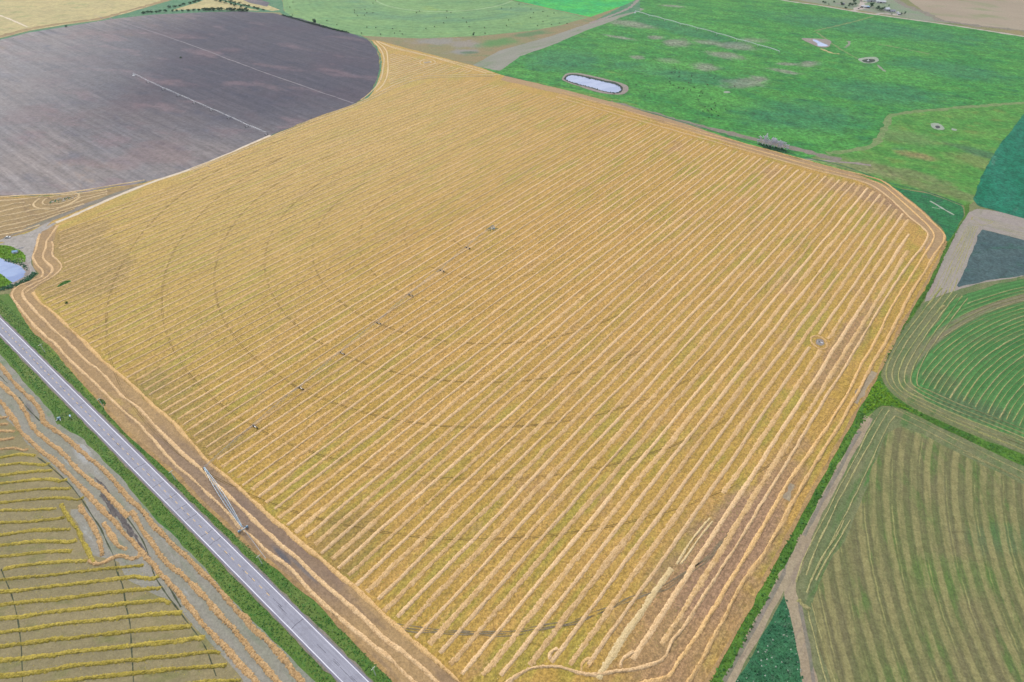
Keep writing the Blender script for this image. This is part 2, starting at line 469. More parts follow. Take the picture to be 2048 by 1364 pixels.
pq = [(1830, 310, 22, 10, -30, (150, 128, 92), .8, 1.3), (1700, 330, 60, 14, -35, (140, 140, 100), .8, 1.5), (1800, 345, 60, 14, -35, (128, 128, 90), .7, 1.5), (1790, 270, 26, 50, 60, (112, 140, 86), .7, 1.3),
      (1950, 320, 20, 30, 60, (132, 134, 84), .6, 1.5), (1975, 310, 40, 12, -50, (72, 112, 86), .7, 1.2), (1880, 380, 60, 12, -38, (128, 128, 88), .7, 1.3)]
M['pasture_dry'] = m_veg('pasture_dry', [(74, 142, 62), (96, 150, 68), (118, 146, 72), (70, 134, 80)], .025, (-30, .6, 1), .28, pq, fine=.2)
M['bright'] = m_veg('bright', [(46, 176, 96), (78, 190, 80), (40, 160, 104)], .02, (-20, .6, 1), .22, fine=.14)
M['teal'] = m_veg('teal', [(14, 114, 84), (34, 122, 96), (12, 104, 76), (84, 138, 116)], .04, (50, .3, 1), .34, fine=.3)
M['corner_green'] = m_veg('corner_green', [(36, 112, 68), (48, 122, 72), (66, 104, 84)], .04, (0, 1, 1), .32, fine=.4)
M['scrub'] = m_veg('scrub', [(140, 136, 98), (150, 134, 100), (118, 132, 92), (152, 148, 146)], .02, (-10, .5, 1), .2,
                   [(870, 82, 40, 22, 0, (148, 146, 144), .8, 1.6), (935, 88, 34, 20, 0, (152, 146, 142), .8, 1.5), (925, 103, 26, 16, 10, (148, 148, 150), .8, 1.5), (938, 105, 15, 8, 0, (84, 116, 86), .9, 1), (995, 85, 40, 22, 30, (84, 142, 78), .9, 1), (1060, 68, 40, 14, 30, (70, 130, 84), .8, 1)])
M['greystrip'] = m_veg('greystrip', [(142, 146, 130), (154, 152, 142), (122, 142, 108), (160, 154, 146)], .03, (40, .25, 1), .12)
def hay_extra(t, c):
    r = t.dist(*G(860, -22)); r = t.dist(-160, 1707)
    c = t.mul(c, t.rng(t.math('SINE', t.math('MULTIPLY', r, .36)), -1, 1, .95, 1.05, False))
    d = t.rng(t.math('ABSOLUTE', t.math('SUBTRACT', r, 235)), 10, 60, 1, 0)
    n = t.noise(t.map(0, .3, 1), .03, 3)
    c = t.mix(t.math('MULTIPLY', d, t.rng(n, .4, .6, .1, .55)), c, col(92, 138, 112))
    d = t.rng(t.math('ABSOLUTE', t.math('SUBTRACT', r, 178)), 1.2, 3, 1, 0)
    return t.mix(t.math('MULTIPLY', d, .6), c, col(170, 192, 150))
M['hayfield'] = m_veg('hayfield', [(116, 158, 102), (126, 166, 106), (102, 150, 102), (146, 176, 94)], .012, (0, .5, 1), .14, extra=hay_extra, fine=.12)
M['dirt'] = m_veg('dirt', [(222, 206, 184), (232, 216, 194), (204, 188, 162)], .1, (0, 1, 1), .08)
M['yard'] = m_veg('yard', [(168, 162, 156), (178, 172, 166), (152, 146, 136)], .08, (0, 1, 1), .14)
M['field_edge'] = m_veg('field_edge', [(156, 132, 96), (170, 146, 102), (144, 122, 92)], .05, (-39, .2, 1), .16)
M['headland'] = m_veg('headland', [(168, 140, 104), (182, 152, 108), (150, 126, 100), (186, 160, 100)], .04, (-39, .25, 1), .17,
                      [(420, 975, 70, 10, -39, (146, 126, 110), .8, .8), (560, 1085, 60, 10, -39, (140, 120, 106), .8, .8), (562, 1108, 9, 1.5, -39, (104, 104, 110), .8, .8), (566, 1114, 7, .9, -39, (104, 104, 110), .8, .8), (605, 1138, 12, 1.0, -39, (122, 120, 122), .7, .8), (640, 1110, 30, 5, -39, (140, 118, 108), .6, .8)], fine=1.0)
M['headland_far'] = m_veg('headland_far', [(174, 144, 110), (180, 152, 112), (162, 136, 104)], .04, (-39, .25, 1), .12)
M['brown_edge'] = m_veg('brown_edge', [(168, 138, 98), (182, 150, 98), (150, 124, 88)], .08, (50, .3, 1), .2)
M['verge'] = m_veg('verge', [(90, 126, 54), (108, 132, 64), (72, 120, 54), (128, 142, 80)], .09, (-38, .18, 1), .18,
                   [(180, 780, 9, 4, -38, (138, 160, 52), .8, 1), (100, 700, 14, 4, -38, (128, 148, 66), .6, 1.2), (150, 830, 12, 5, 0, (118, 130, 78), .6, 1.5), (420, 1000, 20, 2.6, -38, (134, 142, 88), .7, 1.2), (500, 1095, 16, 2.5, -38, (128, 138, 84), .7, 1.2), (600, 1200, 20, 3, -38, (110, 130, 70), .5, 1.2)], fine=1.2)
M['tallgrass'] = m_veg('tallgrass', [(74, 116, 42), (96, 138, 52), (54, 100, 38)], .08, (50, .3, 1), .25)
M['junction'] = m_veg('junction', [(96, 148, 22), (112, 160, 30), (74, 124, 20)], .1, (0, 1, 1), .3)
M['soil_grey'] = m_veg('soil_grey', [(150, 149, 134), (158, 154, 144), (138, 144, 124), (172, 174, 170)], .06, (-42, .2, 1), .12,
                       [(165, 905, 12, 4, -45, (184, 186, 188), .7, 1.2), (60, 820, 10, 1.4, -45, (112, 110, 112), .7, 1), (30, 765, 6, 1.4, -45, (112, 110, 112), .7, 1)])
def tan_bits(t, c):
    n = t.noise(t.map(), .5, 4, .7)
    return t.mix(t.rng(n, .60, .70, 0, .55), c, col(178, 184, 96))
M['soil_rows'] = m_veg('soil_rows', [(146, 136, 102), (156, 144, 108), (132, 132, 84), (122, 118, 90)], .035, (5, .5, 1), .12, extra=None)
M['disked'] = m_veg('disked', [(158, 150, 140), (166, 158, 150), (150, 148, 130), (166, 148, 142)], .05, (52, .12, 1), .13)
M['disked_right'] = m_veg('disked_right', [(160, 152, 146), (168, 158, 152), (150, 148, 130)], .05, (-22, .12, 1), .13)
M['dark_crop'] = m_veg('dark_crop', [(70, 94, 98), (80, 102, 104), (58, 98, 86)], .04, (0, .4, 1), .28, fine=.4)
def r1_extra(t, c):
    r = t.dist(598, 98)
    c = t.mul(c, t.rng(t.math('SINE', t.math('MULTIPLY', r, 2 * PI / 4.15)), -1, 1, .82, 1.16, False))
    d = t.rng(t.math('ABSOLUTE', t.math('SUBTRACT', r, 386)), 3, 6, 1, 0)
    n = t.noise(t.map(30, .3, 1), .05, 3)
    return t.mix(t.math('MULTIPLY', d, t.rng(n, .3, .55, .2, .8)), c, col(142, 128, 106))
M['r1'] = m_veg('mown_green', [(74, 130, 68), (88, 138, 76), (100, 128, 80), (66, 118, 66)], .03, (20, .4, 1), .2,
                [(1950, 820, 26, 14, -25, (92, 112, 80), .85, 1), (1880, 760, 14, 9, -25, (100, 118, 78), .7, 1)], extra=r1_extra)
M['r1_head'] = m_veg('mown_headland', [(108, 124, 82), (128, 130, 94), (86, 122, 66), (80, 126, 62)], .06, (50, .2, 1), .2)
def r2_extra(t, c):
    r = t.dist(598, 96)
    a = t.noise(t.map(0, 1, 1, (11, 5, 0)), .02, 2)
    r = t.math('ADD', r, t.math('MULTIPLY', a, 2.0))
    r = t.math('ADD', r, t.math('MULTIPLY', t.noise(t.map(0, 1, 1, (3, 8, 0)), .15, 3), 1.6))
    w = t.math('SINE', t.math('MULTIPLY', r, 2 * PI / 8.4))
    n = t.noise(t.map(70, .15, 1), .12, 4, .7)
    c = t.mix(t.math('MULTIPLY', t.rng(w, -.3, .5, 0, .8), t.rng(n, .38, .58, .35, 1)), c, col(154, 148, 100))
    w2 = t.rng(t.math('ABSOLUTE', t.math('SUBTRACT', t.math('FRACT', t.math('DIVIDE', r, 16.8)), .42)), 0, .045, 1, 0)
    c = t.mix(t.math('MULTIPLY', w2, t.rng(n, .42, .6, 0, .6)), c, col(174, 170, 110))
    w3 = t.rng(t.math('ABSOLUTE', t.math('SUBTRACT', t.math('FRACT', t.math('DIVIDE', r, 8.4)), .62)), 0, .05, 1, 0)
    return t.mix(t.math('MULTIPLY', w3, .5), c, col(96, 96, 70))
M['r2'] = m_veg('mown_brown', [(122, 118, 84), (110, 118, 74), (92, 122, 62), (82, 124, 56)], .035, (75, .35, 1), .18, extra=r2_extra,
                patches=[(1870, 870, 18, 7, -30, (112, 146, 82), .9, 1), (1775, 880, 10, 3, 60, (90, 128, 66), .7, 1.2), (1900, 1150, 30, 12, 0, (96, 126, 64), .6, 1.5), (2000, 1080, 20, 10, 0, (84, 118, 78), .5, 1.5)])
M['track_pale'] = m_veg('track_pale', [(164, 148, 124), (172, 158, 132), (146, 132, 118)], .15, (52, .15, 1), .12)
M['track_grey'] = m_veg('track_grey', [(134, 130, 114), (146, 136, 126), (116, 120, 104)], .12, (52, .15, 1), .14)
M['weeds'] = m_veg('weeds', [(50, 104, 72), (60, 114, 76), (78, 116, 88)], .08, (0, 1, 1), .3)
M['rut'] = m_veg('rut', [(128, 104, 60), (114, 94, 58), (140, 116, 72)], .3, (0, 1, 1), .2)
M['rut_grey'] = m_veg('rut_grey', [(132, 120, 98), (150, 134, 104), (112, 100, 84)], .3, (0, 1, 1), .2)
M['rut_dark'] = m_veg('rut_dark', [(74, 82, 62), (86, 92, 70), (64, 70, 56)], .3, (0, 1, 1), .2)
M['burnt'] = m_veg('burnt', [(112, 106, 104), (92, 88, 88), (132, 124, 118)], .5, (-50, .3, 1), .3, fine=1.5)
M['tilled_line'] = m_veg('tilled_line', [(138, 132, 138), (128, 122, 130), (146, 138, 140)], .1, (-39, .2, 1), .1)
M['worn_grass'] = m_veg('worn_grass', [(112, 142, 84), (132, 148, 100), (96, 138, 76)], .1, (0, 1, 1), .18, fine=.3)
M['mud'] = m_veg('mud', [(150, 140, 134), (160, 150, 142), (132, 124, 118)], .1, (0, 1, 1), .15)
M['scar'] = m_veg('scar', [(168, 176, 164), (152, 168, 146), (178, 180, 172)], .1, (0, 1, 1), .12)
M['gravel'] = m_veg('gravel', [(186, 176, 168), (196, 186, 176), (170, 164, 156)], .1, (0, 1, 1), .08)
M['farm_ground'] = m_veg('farm_ground', [(128, 148, 118), (142, 150, 128), (150, 140, 138), (92, 144, 96)], .02, (-30, .5, 1), .15)
M['far_range'] = m_veg('far_range', [(164, 150, 130), (172, 158, 138), (140, 148, 108)], .01, (-35, .4, 1), .1)
def water(name, a, b, rough):
    t = NT(name); n = t.noise(t.map(30, .4, 1), .06, 4, .6)
    t.b.inputs['Roughness'].default_value = rough; t.b.inputs['Specular IOR Level'].default_value = .5
    return t.out(t.mix(t.rng(n, .4, .62), col(*a), col(*b)), t.noise(t.map(), 1.5, 2), .02, .3)
M['water_near'] = water('water_near', (88, 124, 184), (126, 156, 204), .12)
M['water_far'] = water('water_far', (150, 166, 204), (166, 180, 214), .12)
M['foliage'] = m_veg('foliage', [(44, 92, 66), (58, 108, 72), (34, 78, 62)], .3, (0, 1, 1), .3)
M['foliage_light'] = m_veg('foliage_light', [(64, 112, 50), (84, 132, 60), (50, 96, 48)], .4, (0, 1, 1), .3)
M['foliage_yellow'] = m_veg('foliage_yellow', [(120, 158, 40), (96, 144, 44), (70, 122, 40)], .4, (0, 1, 1), .3)
M['weed_dark'] = m_veg('weed_dark', [(46, 98, 40), (58, 108, 46), (40, 86, 36)], .4, (0, 1, 1), .3)
M['regrow'] = flat('regrowth', 150, 146, 62)
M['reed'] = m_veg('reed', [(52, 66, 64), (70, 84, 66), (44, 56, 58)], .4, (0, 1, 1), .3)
M['bark'] = flat('bark', 110, 96, 88); M['deadwood'] = flat('deadwood', 236, 236, 248)
M['galv'] = flat('galvanised_steel', 190, 198, 208, .4, .35)
M['galv_blue'] = flat('blue_steel', 150, 186, 214, .4, .2)
M['tyre'] = flat('tyre_rubber', 52, 50, 50); M['wood'] = flat('weathered_wood', 206, 216, 200)
M['white'] = flat('white_paint', 236, 238, 240, .4); M['glass'] = flat('dark_glass', 60, 74, 86, .15)
M['cow_black'] = flat('black_hide', 34, 30, 32); M['cow_brown'] = flat('brown_hide', 92, 56, 44)
M['bale'] = flat('bale_hay', 96, 116, 76)
M['rock'] = flat('rock', 176, 168, 160); M['concrete'] = flat('concrete', 200, 198, 194); M['dark'] = flat('dark_hatch', 36, 36, 42)
M['pump_blue'] = flat('pump_blue', 104, 150, 172, .5)
M['roof_blue'] = flat('roof_blue', 150, 190, 226, .4); M['roof_grey'] = flat('roof_grey', 150, 150, 168, .6); M['roof_white'] = flat('roof_white', 228, 232, 240, .5)
M['wall_white'] = flat('wall_white', 220, 222, 226); M['wall_dark'] = flat('wall_dark', 96, 82, 92)

# ------------------------------------------------------------------ the setting: ground sheets, from the bottom up
def quad(name, x0, y0, x1, y1, mat, z):
    o = part(name, [(x0, y0, z), (x1, y0, z), (x1, y1, z), (x0, y1, z)], [[0, 1, 2, 3]], mat, base=(0, 0, 0)); tag(o, kind='structure'); return o
quad('ground', -5850, -2850, 5850, 8850, M['land'], 0)
sheet('ripe_field', [(-500, 130), (-200, 112), (0, 76), (60, 61), (130, 49), (200, 40), (260, 24), (330, 2), (380, -20), (430, -60), (100, -160), (-500, -160)], M['ripe'])
strip('field_track', [(-200, 118), (0, 73), (60, 58), (130, 46), (200, 37), (262, 20), (332, 0), (390, -24)], 16, M['dirt'] if 0 else M['field_edge'], jit=1)
strip('farm_track', [(-60, 15), (0, 31), (35, 45), (55, 54)], 4, M['dirt'])
sheet('drainage_meadow', [(-200, 136), (0, 82), (60, 67), (130, 56), (225, 38), (310, 29), (480, 23), (560, 25), (575, 36), (742, 80), (700, 62), (600, 36), (568, 22), (560, -20), (700, -80), (430, -80), (345, 0), (262, 24), (200, 41), (130, 50), (60, 62), (0, 77)], M['ditch'])
sheet('ripe_corner', [(338, 22), (390, 18), (470, 20), (520, 21), (498, 16), (455, 5), (430, -4), (420, -6), (398, 4), (370, 12)], M['ripe'])
sheet('ripe_strip', [(470, -6), (520, 4), (560, 20), (545, 22), (500, 12), (450, 0)], M['ripe'])
sheet('bare_plot', [(490, -10), (540, 5), (534, 13), (500, 6), (478, -4)], M['ploughed'])
sheet('hay_field', [(564, -30), (565, 0), (570, 24), (600, 42), (660, 60), (730, 72), (840, 77), (960, 72), (1060, 62), (1120, 51), (1178, 35), (1100, 18), (1018, 0), (900, -30), (800, -60), (650, -60)], M['hayfield'], smooth=False)
sheet('bright_crop', [(1018, -2), (1100, 17), (1180, 34), (1230, 18), (1268, 4), (1290, -30), (1200, -60), (1000, -40), (900, -32)], M['bright'])
sheet('scrubland', [(742, 80), (730, 72), (840, 77), (960, 72), (1060, 62), (1120, 51), (1180, 34), (1268, 4), (1276, -10), (1300, -10), (1290, 18), (1180, 50), (1090, 80), (1000, 108), (945, 132), (880, 113), (800, 93)], M['scrub'])
sheet('pasture', [(950, 132), (1000, 112), (1090, 82), (1180, 50), (1270, 22), (1282, -10), (1500, -40), (1560, -3), (1700, 22), (1860, 45), (2048, 72), (2500, 140), (2500, 420), (2048, 214), (1790, 228), (1750, 300), (1700, 318), (1640, 330), (1540, 312), (1240, 225), (1010, 158), (958, 140)], M['pasture'])
sheet('grey_field_edge', [(944, 131), (955, 134), (1000, 142), (1040, 112), (1100, 92), (1170, 62), (1240, 36), (1290, 18), (1270, 14), (1180, 46), (1090, 76), (1000, 101)], M['greystrip'])
sheet('scrub_triangle', [(1180, 46), (1225, 22), (1270, 0), (1280, -4), (1280, 22), (1250, 27)], M['ditch'])
strip('pasture_track', [(1180, 47), (1250, 20), (1272, 4), (1285, -14)], 8, M['mud'])
sheet('dry_pasture', [(1790, 229), (1900, 218), (2048, 206), (2300, 190), (2060, 214), (2040, 240), (2000, 290), (1965, 350), (1950, 400), (1930, 412), (1860, 384), (1795, 376), (1700, 345), (1600, 325), (1640, 308), (1700, 306), (1745, 292), (1770, 255)], M['pasture_dry'])
for nm, l, w, mt in (('cattle_track', [(1652, 306), (1700, 302), (1745, 291), (1760, 275), (1776, 244), (1790, 229), (1900, 217), (2048, 205), (2300, 182)], 9, 'worn_grass'),
                     ('ditch_bank', [(1600, 318), (1660, 322), (1740, 330)], 5, 'mud'),
                     ('pasture_path', [(1630, 62), (1680, 50), (1720, 40), (1745, 33)], 5, 'worn_grass'), ('pasture_path', [(1633, 64), (1660, 85), (1690, 103), (1715, 117)], 4, 'worn_grass'),
                     ('pasture_path', [(1757, 88), (1800, 96), (1860, 108)], 4, 'worn_grass'), ('pasture_path', [(1697, 82), (1699, 88), (1690, 96)], 6, 'greystrip'),
                     ('pasture_path', [(1755, 130), (1770, 143)], 4, 'greystrip'), ('pasture_path', [(1640, 97), (1665, 106), (1680, 108)], 7, 'ripe')):
    strip(nm, l, w, M[mt], jit=.8, wn_=.3)
# grey band between the straw field and the pasture, with a dark ditch line
strip('grass_band', [(1000, 155), (1120, 176), (1230, 201), (1300, 225)], 14, M['greystrip'] if 0 else M['pasture_dry'], jit=.8)
strip('grey_band', [(1220, 204), (1300, 226), (1400, 252), (1500, 276), (1560, 290), (1620, 305), (1680, 320)], 13, M['track_grey'], jit=.8)
strip('field_ditch', [(1010, 151), (1120, 178), (1230, 207), (1330, 234), (1440, 266), (1500, 284), (1560, 300), (1610, 314), (1690, 333), (1780, 366), (1860, 386), (1925, 410)], 2.6, M['weeds'], jit=.4)
# north east corner
sheet('far_range', [(1700, -60), (1790, -20), (1850, 25), (1900, 45), (2048, 62), (2500, 120), (2500, -160), (1700, -160)], M['far_range'])
sheet('farmyard', [(1500, -60), (1570, -4), (1640, 8), (1720, 21), (1850, 42), (1900, 46), (1850, 26), (1800, 5), (1780, -30), (1700, -80)], M['farm_ground'])
strip('creek_bed', [(1770, -20), (1805, 8), (1850, 26), (1880, 40), (1940, 50), (2048, 62), (2200, 84)], 14, M['track_grey'], jit=3, wn_=.4)
strip('gravel_road', [(1440, -26), (1500, -14), (1570, 1), (1640, 11), (1710, 23), (1800, 36), (1900, 50), (2048, 73), (2300, 112)], 7, M['gravel'])
for l in ([(1708, 23), (1712, 17), (1724, 12), (1730, 4)], [(1712, 20), (1722, 17), (1736, 17)], [(1750, 30), (1762, 27), (1780, 28), (1800, 31)], [(1722, 12), (1724, 0)]):
    strip('driveway', l, 9, M['gravel'], jit=1)
# east fields
sheet('teal_crop', [(2060, 212), (2040, 238), (2000, 290), (1972, 335), (1955, 372), (1948, 398), (1956, 412), (2000, 425), (2048, 438), (2500, 560), (2500, 300)], M['teal'])
sheet('disked_field', [(1925, 440), (1938, 424), (1955, 417), (2000, 424), (2048, 437), (2500, 570), (2500, 700), (2048, 553), (1960, 567), (1900, 584), (1845, 606), (1868, 560), (1895, 500)], M['disked'])
sheet('disked_field', [(1965, 424), (2048, 440), (2500, 575), (2500, 650), (2048, 481), (1962, 456), (1950, 440)], M['disked_right'])
sheet('dark_crop', [(1964, 458), (2048, 481), (2500, 652), (2500, 668), (2048, 551), (1970, 562), (1914, 575), (1925, 545), (1940, 510)], M['dark_crop'])
strip('turning_track', [(1943, 440), (1946, 434), (1962, 436), (1985, 444), (1962, 450), (1945, 446)], .9, M['swath_pale'], jit=.1)
strip('turning_track', [(1968, 455), (1955, 445), (1942, 436)], .7, M['swath_pale'], jit=.1)
for k in range(5): strip('disk_line', [(1956 + k * 7, 437 + k * 3.4), (2048, 457 + k * 5), (2300, 520 + k * 8)], .6, M['swath_pale'], jit=.3, breaks=.5)
for k in range(6): strip('disk_line', [(1935 + k * 4, 452), (1895 + k * 6, 530), (1862 + k * 8, 594)], .6, M['swath_pale'], jit=.3, breaks=.5)
R1P = [(1843, 607), (1862, 599), (1900, 585), (1960, 567), (2048, 553), (2400, 520), (2400, 1080), (2048, 908), (1960, 872), (1900, 848), (1830, 815), (1782, 787), (1766, 765), (1762, 745), (1772, 712), (1800, 668)]
sheet('mown_field', R1P, M['r1_head'])
R1I = [(1898, 606), (1925, 590), (1986, 570), (2048, 558), (2400, 528), (2400, 1030), (2048, 876), (1980, 858), (1900, 822), (1850, 800), (1828, 776), (1822, 755), (1840, 700), (1866, 655)]
sheet('mown_field', R1I, M['r1'])
sheet('ditch_meadow', [(1893, 484), (1900, 478), (1930, 430), (1928, 412), (1940, 405), (1938, 424), (1925, 442), (1895, 500), (1868, 560), (1843, 607), (1800, 668), (1772, 712), (1760, 750), (1766, 768), (1785, 790), (1830, 818), (1900, 851), (1960, 875), (2048, 912), (2400, 1086), (2400, 1110), (2048, 932), (1950, 888), (1850, 840), (1800, 816), (1762, 811), (1748, 822), (1700, 895), (1620, 1045), (1540, 1200), (1452, 1364), (1400, 1460), (1360, 1460), (1412, 1364), (1480, 1245), (1560, 1095), (1640, 955), (1745, 765), (1800, 655), (1860, 555)], M['tallgrass'])
sheet('corner_meadow', [(1770, 368), (1800, 378), (1860, 388), (1925, 412), (1928, 432), (1902, 476), (1893, 484), (1887, 462), (1850, 425), (1815, 396)], M['corner_green'])
strip('pale_scar', [(1860, 402), (1872, 409), (1890, 420), (1908, 430)], 2.2, M['scar'], jit=.1, wn_=.3)
strip('pale_scar', [(1864, 415), (1880, 418)], 1.4, M['scar'], jit=.1)
sheet('junction_weeds', [(1747, 768), (1760, 762), (1768, 775), (1790, 800), (1830, 824), (1790, 812), (1762, 810), (1740, 822), (1725, 830), (1732, 800)], M['junction'], smooth=True)
sheet('mown_brown_field', [(1762, 812), (1780, 811), (1850, 842), (1950, 890), (2048, 935), (2400, 1115), (2400, 1500), (1560, 1500), (1452, 1364), (1540, 1200), (1620, 1045), (1700, 895), (1744, 826)], M['r2'])
sheet('mown_brown_margin', [(1762, 812), (1780, 811), (1850, 842), (1950, 890), (2048, 935), (2400, 1115), (2400, 1160), (2048, 968), (1950, 922), (1850, 872), (1800, 852), (1772, 868), (1740, 950), (1720, 1010), (1690, 1080), (1650, 1140), (1620, 1200), (1640, 1300), (1660, 1364), (1690, 1460), (1420, 1460), (1452, 1364), (1540, 1200), (1620, 1045), (1700, 895), (1744, 826)], M['r1_head'])
sheet('weedy_triangle', [(1570, 1186), (1580, 1225), (1592, 1280), (1607, 1364), (1620, 1440), (1420, 1440), (1472, 1364), (1520, 1280)], M['weeds'])
for nm, l, w, mt in (('dirt_track', [(1738, 835), (1700, 905), (1650, 1000), (1610, 1080), (1560, 1170), (1510, 1265), (1462, 1358), (1420, 1440)], 5.5, 'track_pale'),
                     ('dirt_track', [(1720, 862), (1680, 935), (1630, 1030), (1590, 1105), (1550, 1180), (1500, 1270), (1452, 1358), (1410, 1440)], 2.2, 'track_grey'),
                     ('dirt_track', [(1615, 1075), (1590, 1130), (1580, 1180), (1592, 1230), (1606, 1290), (1620, 1364), (1640, 1440)], 7, 'track_pale'),
                     ('dirt_track', [(1596, 1200), (1612, 1270), (1628, 1364)], 2.0, 'track_grey')):
    strip(nm, l, w, M[mt], jit=.3, wn_=.1)
# west side of the highway
sheet('verge', [(-300, 440), (0, 590), (20, 588), (60, 655), (100, 692), (170, 772), (250, 862), (300, 907), (350, 952), (400, 1002), (450, 1047), (500, 1097), (560, 1143), (620, 1192), (700, 1272), (792, 1366), (860, 1440), (700, 1440), (625, 1364), (560, 1300), (500, 1240), (440, 1180), (400, 1130), (330, 1060), (300, 1030), (230, 950), (160, 880), (128, 862), (112, 848), (105, 830), (85, 805), (60, 780), (30, 745), (0, 710), (-300, 560)], M['verge'])
sheet('cut_field', [(-300, 560), (0, 710), (30, 745), (60, 780), (85, 805), (105, 830), (110, 847), (128, 862), (160, 880), (230, 950), (300, 1030), (330, 1060), (400, 1130), (440, 1180), (500, 1240), (560, 1300), (625, 1364), (700, 1460), (-300, 1460)], M['soil_grey'])
sheet('cut_field_rows', [(-300, 700), (0, 826), (25, 846), (60, 890), (110, 935), (150, 985), (178, 1010), (160, 1020), (140, 1020), (160, 1060), (185, 1110), (240, 1125), (258, 1160), (290, 1180), (330, 1190), (372, 1235), (420, 1280), (460, 1330), (485, 1362), (520, 1460), (-300, 1460)], M['soil_rows'])
sheet('pale_margin', [(0, 708), (30, 743), (60, 778), (88, 806), (108, 832), (116, 852), (105, 846), (92, 828), (76, 806), (50, 782), (20, 750), (-20, 712)], M['greystrip'])
strip('pale_margin', [(115, 850), (135, 864), (165, 884), (235, 956), (305, 1036), (335, 1066), (405, 1138), (445, 1188), (505, 1248), (565, 1308), (630, 1372)], 2.6, M['greystrip'], jit=.3, wn_=.3)
for l, w in (([(75, 915), (105, 937), (140, 970), (160, 995), (187, 1035), (205, 1065), (225, 1108), (235, 1143), (245, 1173), (252, 1210), (260, 1248), (264, 1298), (267, 1364), (268, 1440)], .75),
             ([(2, 1138), (22, 1185), (35, 1235), (41, 1275), (44, 1310), (45, 1364), (45, 1440)], .6),
             ([(250, 1030), (270, 1058), (287, 1085), (300, 1118), (310, 1153), (337, 1193), (370, 1238), (410, 1293), (432, 1353)], .6),
             ([(316, 1145), (345, 1185), (362, 1215)], .7), ([(38, 795), (60, 822), (80, 842)], .6), ([(0, 752), (16, 766)], .5)):
    strip('wheel_track', l, w, M['rut_dark'], jit=.1, breaks=.25, step=1.2)
for l_, w_ in (([(203, 986), (214, 1000), (226, 1018), (236, 1030), (250, 1048)], 1.5), ([(200, 990), (210, 1004), (222, 1022), (232, 1034)], 1.2), ([(226, 1018), (240, 1036), (252, 1054), (264, 1072)], 2.0), ([(234, 1026), (246, 1040), (260, 1058), (272, 1076)], 2.0), ([(240, 1032), (256, 1054), (268, 1068)], 1.8), ([(230, 1022), (244, 1030), (254, 1034)], 1.4), ([(212, 1024), (224, 1028), (236, 1026)], 1.0), ([(190, 956), (206, 972), (218, 988), (232, 1004)], .9), ([(248, 1046), (262, 1062), (280, 1086), (300, 1116)], .8)):
    for q_ in range(2):
        strip('burnt_streak', [(a + random.uniform(-2, 2), b + random.uniform(-2, 2)) for a, b in l_], w_ * .8, M['burnt'], jit=.3, breaks=.55, step=.8)
# north west corner of the straw field
FM = [(20, 590), (60, 655), (100, 692), (170, 772), (250, 862), (300, 907), (350, 952), (400, 1002), (450, 1047), (500, 1097), (560, 1143), (620, 1192), (700, 1272), (792, 1366), (900, 1480), (1340, 1480), (1412, 1364), (1480, 1248), (1560, 1098), (1640, 958), (1745, 768), (1800, 658), (1860, 558), (1892, 490), (1888, 466), (1850, 426), (1800, 386), (1760, 366), (1690, 341), (1600, 319), (1500, 291), (1380, 251), (1230, 206), (1130, 180), (1010, 152), (960, 135), (880, 114), (800, 93), (760, 82), (742, 80), (752, 95), (760, 115), (761, 140), (752, 170), (735, 193), (710, 208), (650, 228), (540, 270), (450, 310), (380, 338), (300, 361), (200, 376), (120, 388), (0, 392), (-300, 420), (-300, 560), (0, 495), (60, 470), (95, 450), (75, 475), (64, 510), (66, 533), (80, 548), (70, 556), (34, 570), (24, 580)]
DK = [(-400, 330), (-400, 190), (-200, 125), (0, 80), (60, 65), (130, 54), (225, 38), (310, 29), (400, 25), (480, 23), (550, 27), (600, 37), (650, 52), (700, 66), (735, 79), (750, 95), (758, 115), (759, 140), (749, 170), (728, 197), (700, 212), (640, 232), (540, 272), (450, 312), (380, 340), (300, 363), (200, 379), (120, 390), (0, 392), (-200, 385)]
sheet('straw_field', FM, M['stubble'])
sheet('ploughed_field', DK, M['ploughed'], jitter=.8)
for l, w in (([(218, 36), (300, 62), (400, 97), (500, 135), (600, 170), (706, 206)], 2.6), ([(190, 30), (330, 88), (470, 140), (560, 178)], 1.0), ([(-50, 108), (120, 190), (300, 280), (420, 335)], .8)):
    strip('tillage_line', l, w, M['tilled_line'] if w > 2 else M['ploughed'], jit=.5, wn_=.2)
strip('green_margin', [(742, 82), (754, 98), (761, 118), (760, 142), (750, 172), (733, 196), (705, 211)], 3.2, M['ditch'], jit=.4)
strip('green_margin', [(660, 227), (560, 264), (450, 312), (330, 356), (230, 374), (120, 390), (0, 393), (-200, 387)], 1.2, M['weeds'], jit=.5, breaks=.6)
# headlands of the straw field (more soil, no stubble rows)
sheet('headland', [(20, 590), (60, 655), (100, 692), (170, 772), (250, 862), (300, 907), (350, 952), (400, 1002), (450, 1047), (500, 1097), (560, 1143), (620, 1192), (700, 1272), (792, 1366), (880, 1450), (990, 1450), (920, 1364), (870, 1322), (790, 1255), (710, 1180), (640, 1122), (570, 1062), (508, 1007), (450, 952), (375, 877), (305, 812), (250, 762), (200, 719), (160, 680), (105, 628), (66, 587), (75, 574), (105, 556), (122, 540), (108, 512), (106, 490), (116, 452), (95, 450), (75, 475), (64, 510), (66, 533), (80, 548), (70, 556), (34, 570), (24, 580)], M['headland'])
sheet('headland', [(1892, 490), (1888, 466), (1850, 426), (1800, 386), (1760, 366), (1690, 341), (1600, 319), (1500, 291), (1380, 251), (1230, 206), (1130, 180), (1010, 152), (1000, 160), (1130, 190), (1230, 216), (1380, 262), (1500, 302), (1600, 330), (1686, 353), (1733, 368), (1761, 384), (1791, 408), (1818, 433), (1850, 462), (1860, 474), (1846, 496), (1856, 520)], M['headland_far'])
